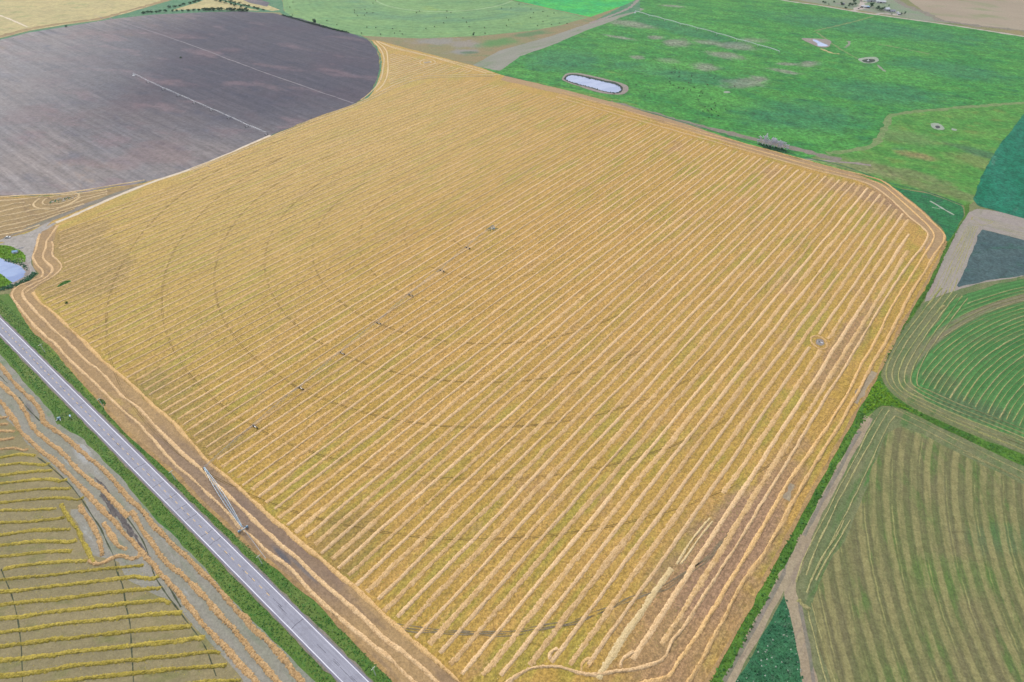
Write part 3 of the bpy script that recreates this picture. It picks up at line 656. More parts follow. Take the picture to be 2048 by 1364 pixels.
strip('brown_edge', [(1892, 482), (1866, 540), (1806, 648), (1750, 757), (1646, 945), (1566, 1090), (1486, 1238), (1420, 1352), (1370, 1440)], 2.6, M['brown_edge'], jit=.2)
strip('brown_edge', [(24, 592), (62, 655), (102, 692), (172, 772), (252, 862), (302, 907), (352, 952), (402, 1002), (452, 1047), (502, 1097), (562, 1143), (622, 1192), (702, 1272), (794, 1366)], 2.2, M['brown_edge'], jit=.3)
# bare wet hollow between the last two rows on the right
for p, w in (([(1748, 745), (1735, 762), (1722, 785), (1708, 805)], 5), ([(1582, 968), (1578, 985), (1573, 998)], 4.5)):
    strip('bare_patch', p, w * .8, M['track_pale'], jit=.4, wn_=.3)
# yard, pond and dirt road in the west corner
sheet('yard', [(-300, 560), (0, 488), (60, 464), (98, 444), (108, 440), (92, 452), (76, 474), (66, 500), (62, 528), (74, 547), (60, 552), (45, 566), (0, 580), (-300, 640)], M['yard'], smooth=False)
sheet('field_triangle', [(-300, 430), (0, 398), (120, 393), (200, 381), (290, 366), (180, 408), (110, 436), (60, 462), (0, 482), (-300, 560)], M['field_edge'])
sheet('grey_wedge', [(170, 408), (230, 386), (290, 368), (250, 388), (180, 412), (110, 440), (70, 456), (0, 480), (60, 452), (120, 430)], M['track_grey'])
strip('dirt_road', [(540, 271), (450, 311), (380, 339), (310, 363), (240, 390), (180, 416), (140, 434), (112, 446)], 5.2, M['dirt'], jit=.3, wn_=.12)
strip('dirt_road', [(112, 446), (88, 458), (60, 468), (30, 476), (0, 482)], 6.5, M['yard'], jit=.5)
sheet('green_bank', [(-40, 490), (0, 491), (20, 493), (40, 501), (52, 512), (50, 524), (36, 528), (20, 522), (-40, 500)], M['junction'], smooth=True)
sheet('green_bank', [(-40, 540), (0, 545), (14, 556), (24, 566), (8, 574), (-40, 590)], M['junction'], smooth=True)
sheet('rocky_bank', [(24, 518), (44, 518), (58, 532), (58, 548), (46, 560), (30, 568), (24, 560), (50, 548), (48, 534)], M['mud'], smooth=True)
WN = [(-60, 480), (0, 516), (14, 524), (30, 529), (44, 534), (52, 544), (50, 554), (38, 560), (26, 566), (14, 558), (0, 546), (-60, 530)]
sheet('pond', WN, M['water_near'], smooth=False, jitter=.25, step=2)
sheet('green_patch', [(117, 573), (128, 563), (142, 561), (138, 568), (122, 575)], M['tallgrass'], smooth=True)
# ponds in the pasture
sheet('pond_bank', [(1124, 157), (1134, 147), (1160, 147), (1200, 156), (1240, 166), (1256, 174), (1254, 184), (1238, 190), (1200, 186), (1160, 174), (1130, 163)], M['mud'], smooth=True)
sheet('pond', [(1130, 158), (1136, 152), (1150, 151), (1175, 156), (1205, 163), (1230, 169), (1242, 176), (1240, 184), (1228, 186), (1205, 182), (1180, 175), (1150, 167), (1136, 162)], M['water_far'], smooth=True, jitter=.4)
sheet('painted_bank_shade', [(1128, 157.5), (1135, 150), (1150, 148.5), (1175, 153), (1205, 160), (1231, 166), (1244, 175), (1241, 185), (1228, 186.8), (1205, 183), (1180, 176), (1150, 168), (1135, 162.5)], M['reed'], z=.003 * ZL[0] - .0015, smooth=True, jitter=.6)  # shadow of the bank round the water, painted as a dark reed-coloured sheet
sheet('pond_bank', [(1603, 77), (1625, 77), (1655, 79), (1662, 84), (1658, 94), (1640, 95), (1620, 87)], M['mud'], smooth=True)
sheet('pond', [(1625, 80), (1632, 80), (1642, 85), (1656, 91), (1650, 93), (1635, 92), (1634, 87)], M['water_far'], smooth=True, jitter=.4)
sheet('pond_bank', [(1716, 119), (1730, 115), (1752, 115), (1757, 122), (1745, 127), (1728, 126)], M['scar'], smooth=True)
sheet('waterhole', [(1724, 121), (1733, 118.5), (1748, 119), (1750, 123), (1738, 126), (1728, 124.5)], M['reed'], smooth=True, jitter=.2)
sheet('pond_bank', [(1862, 248), (1876, 247), (1888, 255), (1886, 260), (1868, 258)], M['scar'], smooth=True)
sheet('waterhole', [(1870, 252), (1878, 252), (1880, 256), (1873, 257)], M['dark'], smooth=True, jitter=.1)
sheet('salt_patch', [(1904, 257), (1914, 260), (1910, 262), (1903, 260)], M['scar'], smooth=True, jitter=.2)
sheet('salt_patch', [(1448, 183.4), (1455, 182.8), (1461, 185), (1454, 186.8), (1447, 185.8)], M['scar'], smooth=True, jitter=.2)

# ------------------------------------------------------------------ highway
A0 = (G(16, 682) + G(47, 682)) / 2; A1 = (G(637, 1265) + G(584 + 5, 1258 + 3)) / 2
ctr = [((a[0] + b[0]) / 2, (a[1] + b[1]) / 2) for a, b in ()]
RL = GL([(16, 682), (150, 817), (250, 927), (342, 1023), (512, 1184), (687, 1360)]); RR = GL([(47, 682), (200, 832), (322, 957), (385, 1019), (512, 1145), (637, 1265), (734, 1360)])
pl = np.polyfit([uvof(p)[1] for p in RL], [uvof(p)[0] for p in RL], 1); pr = np.polyfit([uvof(p)[1] for p in RR], [uvof(p)[0] for p in RR], 1)
def RC(v, off=0.0):
    a = pl[0] * v + pl[1]; b = pr[0] * v + pr[1]; return UV((a + b) / 2 + off, v)
HW = abs((pr[1] - pl[1]) / 2)
rd = RC(400) - RC(-400); rd /= np.linalg.norm(rd)
rang = math.atan2(rd[1], rd[0])
t = NT('asphalt'); iso = t.map(); al = t.map(math.degrees(rang), .06, 1)
c_ = t.mix(t.rng(t.noise(al, .8, 3, .6), .35, .65), col(160, 161, 175), col(172, 173, 187))
c_ = t.mix(t.rng(t.noise(iso, .12, 4, .7), .5, .62, 0, .35), c_, col(142, 141, 154))
yy = t.sep(t.map(math.degrees(rang)))[1]
o0 = float(-RC(0)[0] * math.sin(rang) + RC(0)[1] * math.cos(rang))
off = t.math('ABSOLUTE', t.math('SUBTRACT', yy, o0))
for wp in (1.15, 2.95):
    c_ = t.mix(t.math('MULTIPLY', t.rng(t.math('ABSOLUTE', t.math('SUBTRACT', off, wp)), .2, .6, 1, 0), .25), c_, col(146, 145, 160))
c_ = t.mix(t.math('MULTIPLY', t.rng(off, HW + .1, HW + .5, 0, 1), .8), c_, col(132, 128, 142))
c_ = t.speck(c_, iso, 2.0, .08, 3)
M['asphalt'] = t.out(c_, t.noise(iso, 3, 2), .05, .3)
M['line_white'] = flat('line_white', 240, 240, 252); M['line_yellow'] = flat('line_yellow', 214, 184, 140); M['sealant'] = flat('sealant', 84, 82, 100)
ZR = .003 * (ZL[0] + 3) + .03
def road_strip(name, v0, v1, o0_, o1_, z, mat, parent=None, n=40, jit=0):
    vs = np.linspace(v0, v1, n)
    L_ = np.array([RC(v, o0_) for v in vs]); R_ = np.array([RC(v, o1_) for v in vs])
    if jit: L_ += rng.normal(size=L_.shape) * jit; R_ += rng.normal(size=R_.shape) * jit
    V = np.empty((n, 2, 3)); V[:, 0, :2] = R_; V[:, 1, :2] = L_; V[:, :, 2] = z
    i = np.arange(n - 1) * 2
    return part(name, V.reshape(-1, 3), np.c_[i, i + 1, i + 3, i + 2][:, ::-1], mat, parent, base=(0, 0, 0))
road = road_strip('highway', -3000, 1500, -(HW + 1.2), HW + 1.2, ZR, M['asphalt'], n=900, jit=.12); tag(road, kind='structure')
shoulder = road_strip('gravel_shoulder', -3000, 1500, -(HW + 2.0), HW + 2.0, ZR - .02, M['track_grey'], n=900, jit=.25); tag(shoulder, kind='structure')
for s in (-1, 1): road_strip('edge_line', -3000, 1500, s * HW - .22, s * HW + .22, ZR + .02, M['line_white'], road, n=900, jit=.03)
dash0 = None
for k in range(-60, 24):
    v = k * 7.25 + float(uvof(G(603, 1240))[1]) * 0 + 1.2
    p = RC(v); q = RC(v + 2.9)
    m = (p + q) / 2
    if dash0 is None:
        dash0 = bpy.data.meshes.new('centre_dash'); w = .24; L_ = 1.45; co, si = rd * L_, np.array([-rd[1], rd[0]]) * w
        dash0.from_pydata([tuple(-co - si) + (0,), tuple(co - si) + (0,), tuple(co + si) + (0,), tuple(-co + si) + (0,)], [], [[0, 1, 2, 3]]); dash0.materials.append(M['line_yellow'])
    o = bpy.data.objects.new('centre_dash', dash0); C.objects.link(o); o.parent = road; o.location = (m[0], m[1], ZR + .02)
for px, py, full in ((100, 750, 0), (161, 810, 0), (281, 932, 1), (316, 970, 1), (344, 993, 1), (360, 1018, 1), (381, 1036, 1), (414, 1067, 1), (431, 1083, 1), (594, 1249, 1), (48, 702, 0)):
    v = float(uvof(G(px, py))[1]); a = -HW if full else -.3
    V = []
    xs = np.linspace(a, HW, 9); jj = n1(9, 2, .25)
    cs = np.array([RC(v + jj[i] + xs[i] * .1, xs[i]) for i in range(9)])
    Vn, Fn = ribbon_np(cs, .34, ZR + .015); part('crack', Vn, Fn, M['sealant'], road)
for k in range(70):
    v = random.uniform(-260, 260); L_ = random.uniform(2, 8); a = random.choice((-.35, -.3, .35, .6))
    cs = np.array([RC(v + L_ * i / 5, a + random.uniform(-.08, .08)) for i in range(6)])
    Vn, Fn = ribbon_np(cs, .2, ZR + .012); part('crack', Vn, Fn, M['sealant'], road)
ZT = .003 * ZL[0]

# ------------------------------------------------------------------ wheel ruts of the irrigator (circles round its pivot point)
FMW = GL(FM)
for k, r in enumerate([.1367, .275, .4122, .5476, .6818, .8173, .9503, 1.0815]):
    r *= HCAM
    a = np.linspace(math.radians(120), math.radians(420), 900)
    ring = np.c_[PIV[0] + r * np.cos(a), PIV[1] + r * np.sin(a)]
    ok = inpoly(ring, FMW)
    i = 0
    while i < len(ring):
        if not ok[i]: i += 1; continue
        j = i
        while j < len(ring) and ok[j]: j += 1
        if j - i > 12:
            seg = resample(ring[i:j], 1.5); n = len(seg)
            th = np.degrees(np.arctan2(seg[:, 1] - PIV[1], seg[:, 0] - PIV[0])) % 360
            strength = np.interp(th, [0, 120, 160, 285, 315, 360], [.2, .15, .9, .85, .3, .2])
            for s in (-.55, .55):
                rr = seg + (seg - PIV) / r * s
                w = np.clip((.14 + .12 * (r > 180) + n1(n, 6, .16)) * strength, 0, .4)
                V, F = ribbon_np(rr, w, ZT + .03)
                part('wheel_track', V, F, M['rut'], base=(0, 0, 0))['kind'] = 'structure'
        i = j
for s in (-1.0, 0.1, 1.2):
    P = resample(smooth_line(GL([(790, 1253), (837, 1259), (887, 1264), (962, 1267), (1024, 1267), (1086, 1255), (1149, 1245), (1174, 1235), (1211, 1220), (1261, 1198), (1311, 1183), (1349, 1163), (1399, 1128), (1424, 1105), (1460, 1070)]), False, 2), 1.3)
    T_ = np.gradient(P, axis=0); T_ /= np.linalg.norm(T_, axis=1)[:, None]
    P = P + np.c_[T_[:, 1], -T_[:, 0]] * (s + n1(len(P), 10, .35))[:, None]
    V, F = ribbon_np(P, np.clip(.5 + n1(len(P), 4, .25), .05, .9), ZT + .05)
    part('wheel_track', V, F, M['rut_grey'], base=(0, 0, 0))['kind'] = 'structure'

# ------------------------------------------------------------------ windrows of the straw field
ZW = ZT + .02
INNER = [(76, 592), (105, 622), (160, 674), (225, 732), (305, 804), (375, 870), (450, 945), (510, 998), (572, 1053), (642, 1114), (712, 1172), (792, 1247), (870, 1315), (912, 1350), (985, 1364), (1050, 1338), (1124, 1329), (1160, 1338), (1230, 1335), (1290, 1318), (1330, 1290)]
INNER = np.vstack([GL(INNER), [UV(-240, 363.5), UV(225, 365.5)], GL([(1818, 437), (1791, 413), (1761, 388), (1733, 372), (1686, 359), (1631, 347)]), [UV(361, 0), UV(361, -195)],
                   GL([(950, 160), (870, 162), (800, 182), (750, 200), (712, 219), (640, 242), (540, 281), (450, 320), (380, 352), (300, 386), (200, 427), (150, 447), (120, 462), (112, 500), (122, 520), (127, 540), (112, 558), (84, 575)])])
WELL = G(1638, 685)
def rowlabel(fz, k, ua, ub):
    kind = 'loose wide straw windrow' if fz else 'tight pale straw windrow'
    if abs(262.5 + 8.25 * k - uvof(WELL)[1]) < 8.2: return kind + (' ending below the small ringed well' if ub < 40 else ' starting beyond the small ringed well')
    return kind + (' in the far left third of the straw field' if k < -52 else ' crossing the middle of the straw field near its pivot' if k < -20 else ' in the right third of the straw field')
GW = 'windrows running the length of the straw field'
LW = 'long straight pale straw windrow crossing the golden stubble field'
LF = 'loose wider straw windrow crossing the golden stubble field between tighter rows'
for k in range(-86, 13):
    v = 262.5 + 8.25 * k
    for a, b in clip_line(UV(-420, v), UV(420, v), INNER):
        if np.linalg.norm(b - a) < 14: continue
        pieces = [(a, b)]
        if abs(uvof(WELL)[1] - v) < 8.2:
            uw = float(uvof(WELL)[0]); g_ = 7.5 + (k % 2)
            pieces = [(a, UV(uw - g_, v)), (UV(uw + g_, v), b)]
        if k == 10: pieces = [(UV(-165, v), pieces[0][1])] + pieces[1:]
        for a_, b_ in pieces:
            d = (b_ - a_) / np.linalg.norm(b_ - a_)
            if np.linalg.norm(b_ - a_) < 8: continue
            a2 = a_ + d * random.uniform(0, 3.5); b2 = b_ - d * random.uniform(0, 3.5)
            P = resample(np.array([a2, b2]), 20) if np.linalg.norm(b2 - a2) > 20 else np.array([a2, b2])
            fz = (k % 2 == 0)
            thin = float(np.interp(k, [-80, -45, -20, 0], [.62, .68, .84, 1.0]))
            w = (random.uniform(3.2, 3.8) if fz else random.uniform(2.6, 3.1)) * thin
            ridge('windrow', P, w, .26 if fz else .36, M['straw_fuzzy'] if fz else M['straw'], ZW, rough=.42 if fz else .26, wob=.3, label=rowlabel(fz, k, uvof(a_)[0], uvof(b_)[0]), group=GW, wslow=.14 if fz else .08, nx=8 if fz else 7)
# headland windrows, each with its own course
def hr(px, w, h, mat, label, smooth=True, **k):
    P = px if isinstance(px, np.ndarray) else GL(px)
    P = smooth_line(P, False, 4)
    return ridge('windrow', P, w, h, mat, ZW, label=label, **k)
hr([(80, 468), (75, 481), (71, 501), (66, 516), (75, 531), (86, 543), (84, 555), (62, 563), (37, 573), (25, 586), (27, 598), (45, 623), (70, 651), (95, 676), (107, 684), (132, 712), (170, 747), (190, 767), (215, 792), (245, 822), (270, 842), (295, 867), (325, 902), (357, 934), (380, 952), (409, 979), (436, 1005), (462, 1031), (480, 1055), (502, 1071), (527, 1096), (553, 1118), (575, 1133), (612, 1173), (637, 1198), (687, 1243), (737, 1283), (787, 1323), (825, 1360), (870, 1400)], 2.3, .5, M['straw'], 'outermost straw windrow of the roadside headland, nearest the highway')
hr([(115, 451), (107, 463), (94, 481), (91, 498), (86, 516), (100, 531), (104, 543), (90, 558), (62, 571), (46, 583), (50, 598), (72, 623), (92, 643), (117, 668), (135, 684), (165, 714), (200, 742), (225, 772), (250, 797), (280, 819), (310, 852), (335, 877), (367, 907), (405, 939), (425, 962), (462, 997), (490, 1023), (512, 1044), (562, 1090), (594, 1115), (632, 1155), (672, 1190), (717, 1228), (762, 1273), (812, 1310), (862, 1353), (900, 1390)], 2.5, .5, M['straw'], 'middle straw windrow of the roadside headland, bending round the pond corner')
hr([(104, 483), (107, 493), (104, 511), (117, 523), (123, 536), (107, 553), (75, 571), (52, 586)], 2.0, .45, M['straw'], 'short straw windrow curling inside the pond corner of the straw field')
hr([(65, 585), (82, 606), (105, 626), (135, 653), (160, 678), (170, 687), (200, 717), (225, 737), (250, 760), (275, 782), (305, 810), (337, 837), (375, 875), (412, 917), (450, 950), (482, 980), (510, 1005), (545, 1038), (572, 1060), (612, 1096), (642, 1120), (675, 1148), (712, 1178), (757, 1220), (792, 1253), (832, 1286), (870, 1320), (912, 1358), (945, 1392)], 2.7, .5, M['straw_gold'], 'innermost straw windrow of the roadside headland, where the field rows end', wslow=.25)
far1 = [UV(390, -190), UV(388, -100), UV(386, 0), UV(386, 84), UV(388, 170), UV(388, 235)]
hr(np.vstack([far1, GL([(1723, 350), (1761, 361), (1786, 378), (1811, 398), (1836, 418), (1866, 446), (1886, 466), (1888, 480), (1868, 511), (1843, 556), (1818, 596), (1798, 633), (1776, 676), (1771, 687), (1748, 724), (1733, 749), (1721, 774), (1698, 817), (1676, 857), (1648, 899), (1628, 934), (1606, 972), (1581, 1017), (1534, 1098), (1486, 1163), (1449, 1233), (1411, 1303), (1379, 1358), (1350, 1410)])]), 2.7, .6, M['straw_gold'], 'outermost straw windrow along the far edge and down the right edge beside the green ditch', wslow=.25)
far2 = [UV(379, -188), UV(377, -100), UV(377, 0), UV(377, 100), UV(377, 200), UV(377, 234)]
hr(np.vstack([far2, GL([(1698, 351), (1743, 362), (1768, 373), (1798, 398), (1826, 423), (1853, 448), (1867, 466), (1867, 480), (1853, 503), (1823, 551), (1796, 593), (1776, 628), (1753, 676), (1733, 712), (1722, 728), (1716, 742), (1692, 790), (1672, 826), (1650, 862)]), [UV(-120, 375.3), UV(-160, 375.4), UV(-195, 375.2), UV(-220, 374.5), UV(-241, 374.7)], GL([(1394, 1273), (1361, 1318), (1339, 1353), (1300, 1364), (1262, 1375)])]), 2.4, .5, M['straw_gold'], 'second straw windrow from the right edge, curving inwards at the bottom corner')
far3 = [UV(368, -186), UV(367, -100), UV(367, 0), UV(367, 100), UV(367, 200), UV(367, 222)]
hr(np.vstack([far3, GL([(1686, 354), (1733, 367), (1761, 382), (1791, 408), (1818, 433), (1846, 456), (1856, 471), (1843, 496)]), [UV(225, 369), UV(150, 367.5), UV(0, 367.5), UV(-161, 367.6), UV(-201, 367.3), UV(-244, 366.7)], GL([(1366, 1258), (1344, 1285), (1331, 1313), (1311, 1328), (1274, 1338), (1224, 1345), (1186, 1350), (1156, 1345), (1124, 1335), (1087, 1333), (1056, 1340), (1024, 1358), (1000, 1380)])]), 2.2, .45, M['straw'], 'third straw windrow from the right edge, sweeping round the bottom of the field')
hr([(1098, 1320), (1101, 1308), (1118, 1296)], 1.9, .4, M['straw'], 'short hooked straw windrow at the bottom of the field, left of the loop')
hr([(1163, 1345), (1163, 1330), (1175, 1318), (1186, 1322), (1176, 1336)], 1.6, .35, M['straw_gold'], 'small looped straw windrow where the headland curves at the bottom of the field')
hr([(1243, 1335), (1243, 1322), (1256, 1310), (1268, 1302)], 2.0, .4, M['straw'], 'short hooked straw windrow right of the pale crushed strip')
hr([(1196, 1357), (1225, 1310), (1262, 1255), (1300, 1200), (1322, 1168), (1346, 1138)], 3.6, .3, M['straw_pale'], 'broad pale crushed straw strip near the bottom right of the field')
hr([(1352, 1130), (1372, 1098), (1396, 1065), (1420, 1036)], 1.6, .3, M['straw_pale'], 'thin pale crushed straw strip continuing beyond a gap')
hr([(1360, 1130), (1385, 1098), (1410, 1062), (1426, 1040)], 1.4, .25, M['straw_pale'], 'fainter pale crushed straw strip beside the thin one')
a = np.linspace(0, 2 * PI, 40)
ring = np.c_[WELL[0] + 6.6 * np.cos(a), WELL[1] + 8.4 * np.sin(a)]
ridge('windrow', ring, 1.9, .35, M['straw_gold'], ZW, rough=.4, label='ring of straw mown round the small well in the right of the field', wob=.1)
# bands of windrows on the diagonal towards the far left corner
for k, (l, w) in enumerate((([(1000, 150), (920, 150), (840, 154), (790, 170), (750, 190), (712, 208), (662, 226), (560, 266), (460, 308), (380, 340)], 2.6), ([(990, 153), (920, 154), (845, 158), (795, 174), (752, 194), (712, 212), (662, 230), (560, 270), (460, 312), (385, 344)], 2.4))):
    hr(l, w, .4, M['straw_far'], ('upper', 'lower')[k] + ' of two straw windrows along the diagonal boundary beside the ploughed circle')
hr([(747, 83), (762, 100), (768, 117), (766, 142), (758, 166), (738, 188), (722, 200)], 2.6, .4, M['straw_far'], 'pale straw windrow hugging the rim of the ploughed circle')
hr([(754, 83), (772, 101), (776, 123), (775, 148), (766, 170), (752, 184)], 2.4, .4, M['straw_far'], 'second pale straw windrow curving parallel to the rim of the ploughed circle')
hr([(752, 82), (787, 94), (837, 107), (887, 119), (937, 132), (987, 147)], 2.8, .4, M['straw_far'], 'straw windrow along the scrub edge of the small triangular plot')
hr([(762, 86), (792, 98), (862, 114), (937, 136), (974, 147)], 2.6, .4, M['straw_far'], 'second straw windrow inside the scrub edge of the small triangular plot')
TRI = GL([(780, 178), (778, 150), (780, 125), (778, 107), (800, 108), (860, 122), (960, 145), (900, 147), (840, 150), (795, 165)])
R2C = G(855, 125)
for k in range(-8, 60):
    v = -640 + 8.25 * k
    for a_, b_ in clip_line(UV(200, v), UV(460, v), TRI):
        if np.linalg.norm(b_ - a_) > 14:
            m = uvof(R2C)
            if abs(v - m[1]) < 13 and uvof(a_)[0] < m[0] < uvof(b_)[0]:
                segs = [(a_, UV(m[0] - 15, v)), (UV(m[0] + 15, v), b_)]
            else: segs = [(a_, b_)]
            for s0, s1 in segs:
                if np.linalg.norm(s1 - s0) > 8 and (s1 - s0) @ (b_ - a_) > 0:
                    ridge('windrow', resample(np.array([s0, s1]), 15), 2.6, .4, M['straw_far'], ZW, label='short straw windrow in the small triangular plot beyond the big field', group='windrows in the triangular plot')
for r, lb in ((7, 'inner'), (14, 'outer')):
    ridge('windrow', np.c_[R2C[0] + r * np.cos(a), R2C[1] + r * 1.1 * np.sin(a)], 2.0, .3, M['straw_far'], ZW, label=lb + ' ring of straw in the small triangular plot', wob=.2)
# west triangle beside the dirt road
TL = [[(-60, 398), (0, 394), (60, 391), (125, 387), (200, 376), (290, 361)], [(-60, 406), (0, 402), (40, 399), (70, 396), (88, 393)], [(-40, 421), (0, 414), (30, 408), (50, 405)], [(-40, 433), (0, 424), (62, 410)], [(-40, 444), (0, 434), (70, 420), (100, 417)], [(-40, 457), (0, 446), (60, 433), (100, 424), (170, 400), (215, 388)], [(-40, 467), (0, 455), (60, 442), (100, 430), (170, 408)], [(-40, 476), (0, 464), (50, 453), (110, 432), (150, 418)], [(-40, 484), (0, 471), (40, 463), (80, 450)], [(120, 391), (170, 386), (215, 380)], [(150, 396), (180, 392), (215, 384)]]
for l in TL:
    ridge('windrow', smooth_line(GL(l), False, 5), 3.0, .45, M['straw_far'], ZW, label='straw windrow in the narrow plot between the ploughed circle and the dirt road', group='windrows in the narrow west plot')
ridge('windrow', smooth_line(GL([(95, 397), (85, 405), (90, 411), (112, 410), (140, 402), (158, 392), (150, 386), (125, 390)]), True, 3), 2.6, .45, M['straw_far'], ZW, label='inner oval of straw round the rocky mound in the narrow west plot')
ridge('windrow', smooth_line(GL([(80, 397), (68, 407), (70, 415), (90, 419), (112, 417), (140, 408), (162, 394)]), False, 3), 2.6, .45, M['straw_far'], ZW, label='outer bend of straw round the rocky mound in the narrow west plot')

# ------------------------------------------------------------------ windrows of the field west of the highway
GLF = 'yellow green rows of the field below the highway'
LR = [[(-60, 838), (0, 837), (15, 835)], [(-60, 852), (0, 850), (15, 848)], [(-60, 866), (0, 863), (30, 863)], [(-60, 882), (0, 880), (30, 876)], [(-60, 900), (0, 898), (30, 896), (45, 901), (57, 898)], [(-60, 920), (0, 916), (40, 911), (72, 911)], [(-60, 937), (0, 932), (40, 927), (80, 931), (92, 930), (100, 926)], [(-60, 957), (0, 951), (60, 944), (105, 941)], [(-60, 972), (0, 967), (60, 961), (100, 958), (120, 962), (135, 958)], [(-60, 993), (0, 987), (80, 979), (142, 977)], [(-60, 1013), (0, 1007), (80, 998), (130, 996), (155, 1000), (167, 994)], [(-60, 1029), (0, 1022), (80, 1019), (112, 1018)],
      [(-60, 1055), (0, 1048), (60, 1042), (130, 1035)], [(-60, 1077), (0, 1070), (60, 1061), (140, 1060)], [(-60, 1099), (0, 1090), (80, 1082), (140, 1082), (155, 1077)], [(-60, 1122), (0, 1114), (80, 1105), (145, 1101)], [(7, 1138), (60, 1130), (120, 1124), (175, 1120)], [(-60, 1167), (0, 1160), (100, 1150), (200, 1139), (288, 1132)], [(-60, 1192), (0, 1184), (100, 1173), (200, 1162), (270, 1155), (300, 1158), (314, 1154), (320, 1148)], [(-60, 1218), (0, 1210), (100, 1199), (200, 1187), (325, 1176)], [(-60, 1245), (0, 1237), (100, 1224), (220, 1211), (300, 1203), (325, 1201), (342, 1207)], [(-60, 1274), (0, 1265), (100, 1252), (220, 1240), (300, 1230), (365, 1226)], [(-60, 1303), (0, 1293), (100, 1280), (220, 1267), (300, 1258), (385, 1253)], [(-60, 1331), (0, 1321), (100, 1310), (220, 1297), (320, 1286), (410, 1277)], [(-60, 1360), (0, 1350), (50, 1347), (160, 1330), (260, 1320), (360, 1310), (425, 1303), (440, 1308)], [(80, 1372), (150, 1360), (260, 1347), (360, 1337), (455, 1330)], [(350, 1372), (400, 1364), (480, 1360)]]
mg = bpy.data.materials
lit = []
for i, l in enumerate(LR):
    early = i < 5
    P = smooth_line(GL(l), False, 4)
    q_ = resample(P, .22); lit.append(q_[rng.random(len(q_)) < .6])
    lit[-1] = lit[-1] + rng.normal(size=lit[-1].shape) * 1.15
    ridge('windrow', P, random.uniform(2.2, 2.6), .4, M['straw_orange'] if early else M['straw_green'], ZW, near=.55, nx=9, rough=.5, wob=.3, group=GLF if not early else 'tan rows at the left edge below the highway',
          label='short tan straw windrow at the left edge of the grey soil' if early else 'thick yellow green windrow on brown soil in the field below the highway', wslow=.16)
    if i >= 17 and i < 24:      # their right ends have dried orange
        Q = resample(P, .6); Q = Q[-int(len(Q) * (.22 if i < 21 else .13)):]
for l, m, lb in (([(-30, 700), (0, 733), (25, 762), (50, 787), (75, 812), (87, 842), (105, 857), (137, 880), (162, 902), (190, 927), (220, 955), (250, 990), (282, 1020), (300, 1042), (325, 1068), (375, 1118), (425, 1168), (462, 1210), (500, 1248), (560, 1310), (605, 1364), (630, 1400)], 'straw_orange', 'orange straw windrow nearest the green verge in the field below the highway'),
                 ([(-30, 742), (0, 767), (25, 790), (50, 822), (67, 855), (100, 885), (130, 910), (150, 932), (180, 962), (212, 987), (237, 1015), (258, 1032)], 'straw_orange', 'second orange straw windrow from the verge, ending at the burnt looking patch'),
                 ([(262, 1022), (282, 1055), (300, 1080), (332, 1123), (362, 1148), (400, 1185), (437, 1230), (475, 1268), (512, 1313), (555, 1364), (580, 1400)], 'straw_orange', 'orange straw windrow running on from the burnt looking patch to the bottom edge'),
                 ([(-30, 775), (0, 804), (20, 830), (37, 857), (55, 877), (82, 902), (110, 922), (140, 955), (175, 990), (205, 1020), (225, 1038), (250, 1068), (275, 1095), (300, 1123), (325, 1153), (350, 1178), (387, 1223), (412, 1253), (450, 1293), (475, 1323), (505, 1356), (530, 1395)], 'straw_orange', 'tan straw windrow along which the yellow green rows end'),
                 ([(122, 1008), (130, 1022), (142, 1040), (155, 1060), (163, 1078), (171, 1095), (182, 1118), (192, 1127)], 'straw_green', 'short steep yellow green windrow crossing the ends of the rows'),
                 ([(158, 1010), (170, 1030), (185, 1048), (198, 1078), (207, 1112)], 'straw_orange', 'short steep tan windrow left of the dark wheel track'),
                 ([(205, 1045), (220, 1065), (235, 1090), (242, 1096), (256, 1098)], 'straw_orange', 'short hooked tan windrow right of the dark wheel track'),
                 ([(175, 1121), (190, 1129), (206, 1126), (225, 1117), (240, 1112), (255, 1114), (268, 1118), (279, 1112), (279, 1105)], 'straw_orange', 'wavy tan windrow joining the rows to the headland')):
    P = smooth_line(GL(l), False, 3)
    ridge('windrow', P, 3.0 if len(l) > 10 else 2.7, .5, M[m], ZW, near=.55, nx=9, rough=.5, wob=.25, label=lb, wslow=.2)

V, F = tufts(np.vstack(lit), .12, .38, .6, z0=.25); o = part('straw_litter', V, F, M['straw_green'], base=(0, 0, 0)); tag(o, 'loose yellow green stalks scattered beside the rows below the highway', None, None, 'stuff')
# ------------------------------------------------------------------ swaths of the mown circle in the east
c0 = np.array([598., 98.]); R1IW = GL(R1I)
BS_ = smooth_line(GL([(1880, 575), (1850, 612), (1806, 668), (1778, 712), (1768, 745), (1772, 764), (1788, 786), (1834, 812), (1902, 844), (1962, 868), (2048, 904), (2200, 975)]), False, 12)
for k in range(58):
    r = 399 - 4.15 * k
    aa = np.radians(np.arange(90, 250, .25)); pts = np.c_[c0[0] + r * np.cos(aa), c0[1] + r * np.sin(aa)]
    ok = inpoly(pts, R1IW) & (np.array([np.min(np.hypot(*(BS_ - q_).T)) for q_ in pts]) > 25.5 + random.uniform(0, 3)); idx = np.where(ok)[0]
    if len(idx) < 20: continue
    for s in np.split(idx, np.where(np.diff(idx) > 1)[0] + 1):
        if len(s) < 12: continue
        ridge('swath', pts[s], random.uniform(.45, .75) if k % 2 else random.uniform(.7, 1.0), .1, M['swath_pale'] if k % 4 == 0 else M['swath'], ZW - .02, near=1.2, nx=5, rough=.5, wob=.25, label='thin curved hay swath on the green mown circle at the right edge', cat='swath', group='curved swaths of the mown circle', wslow=.35)
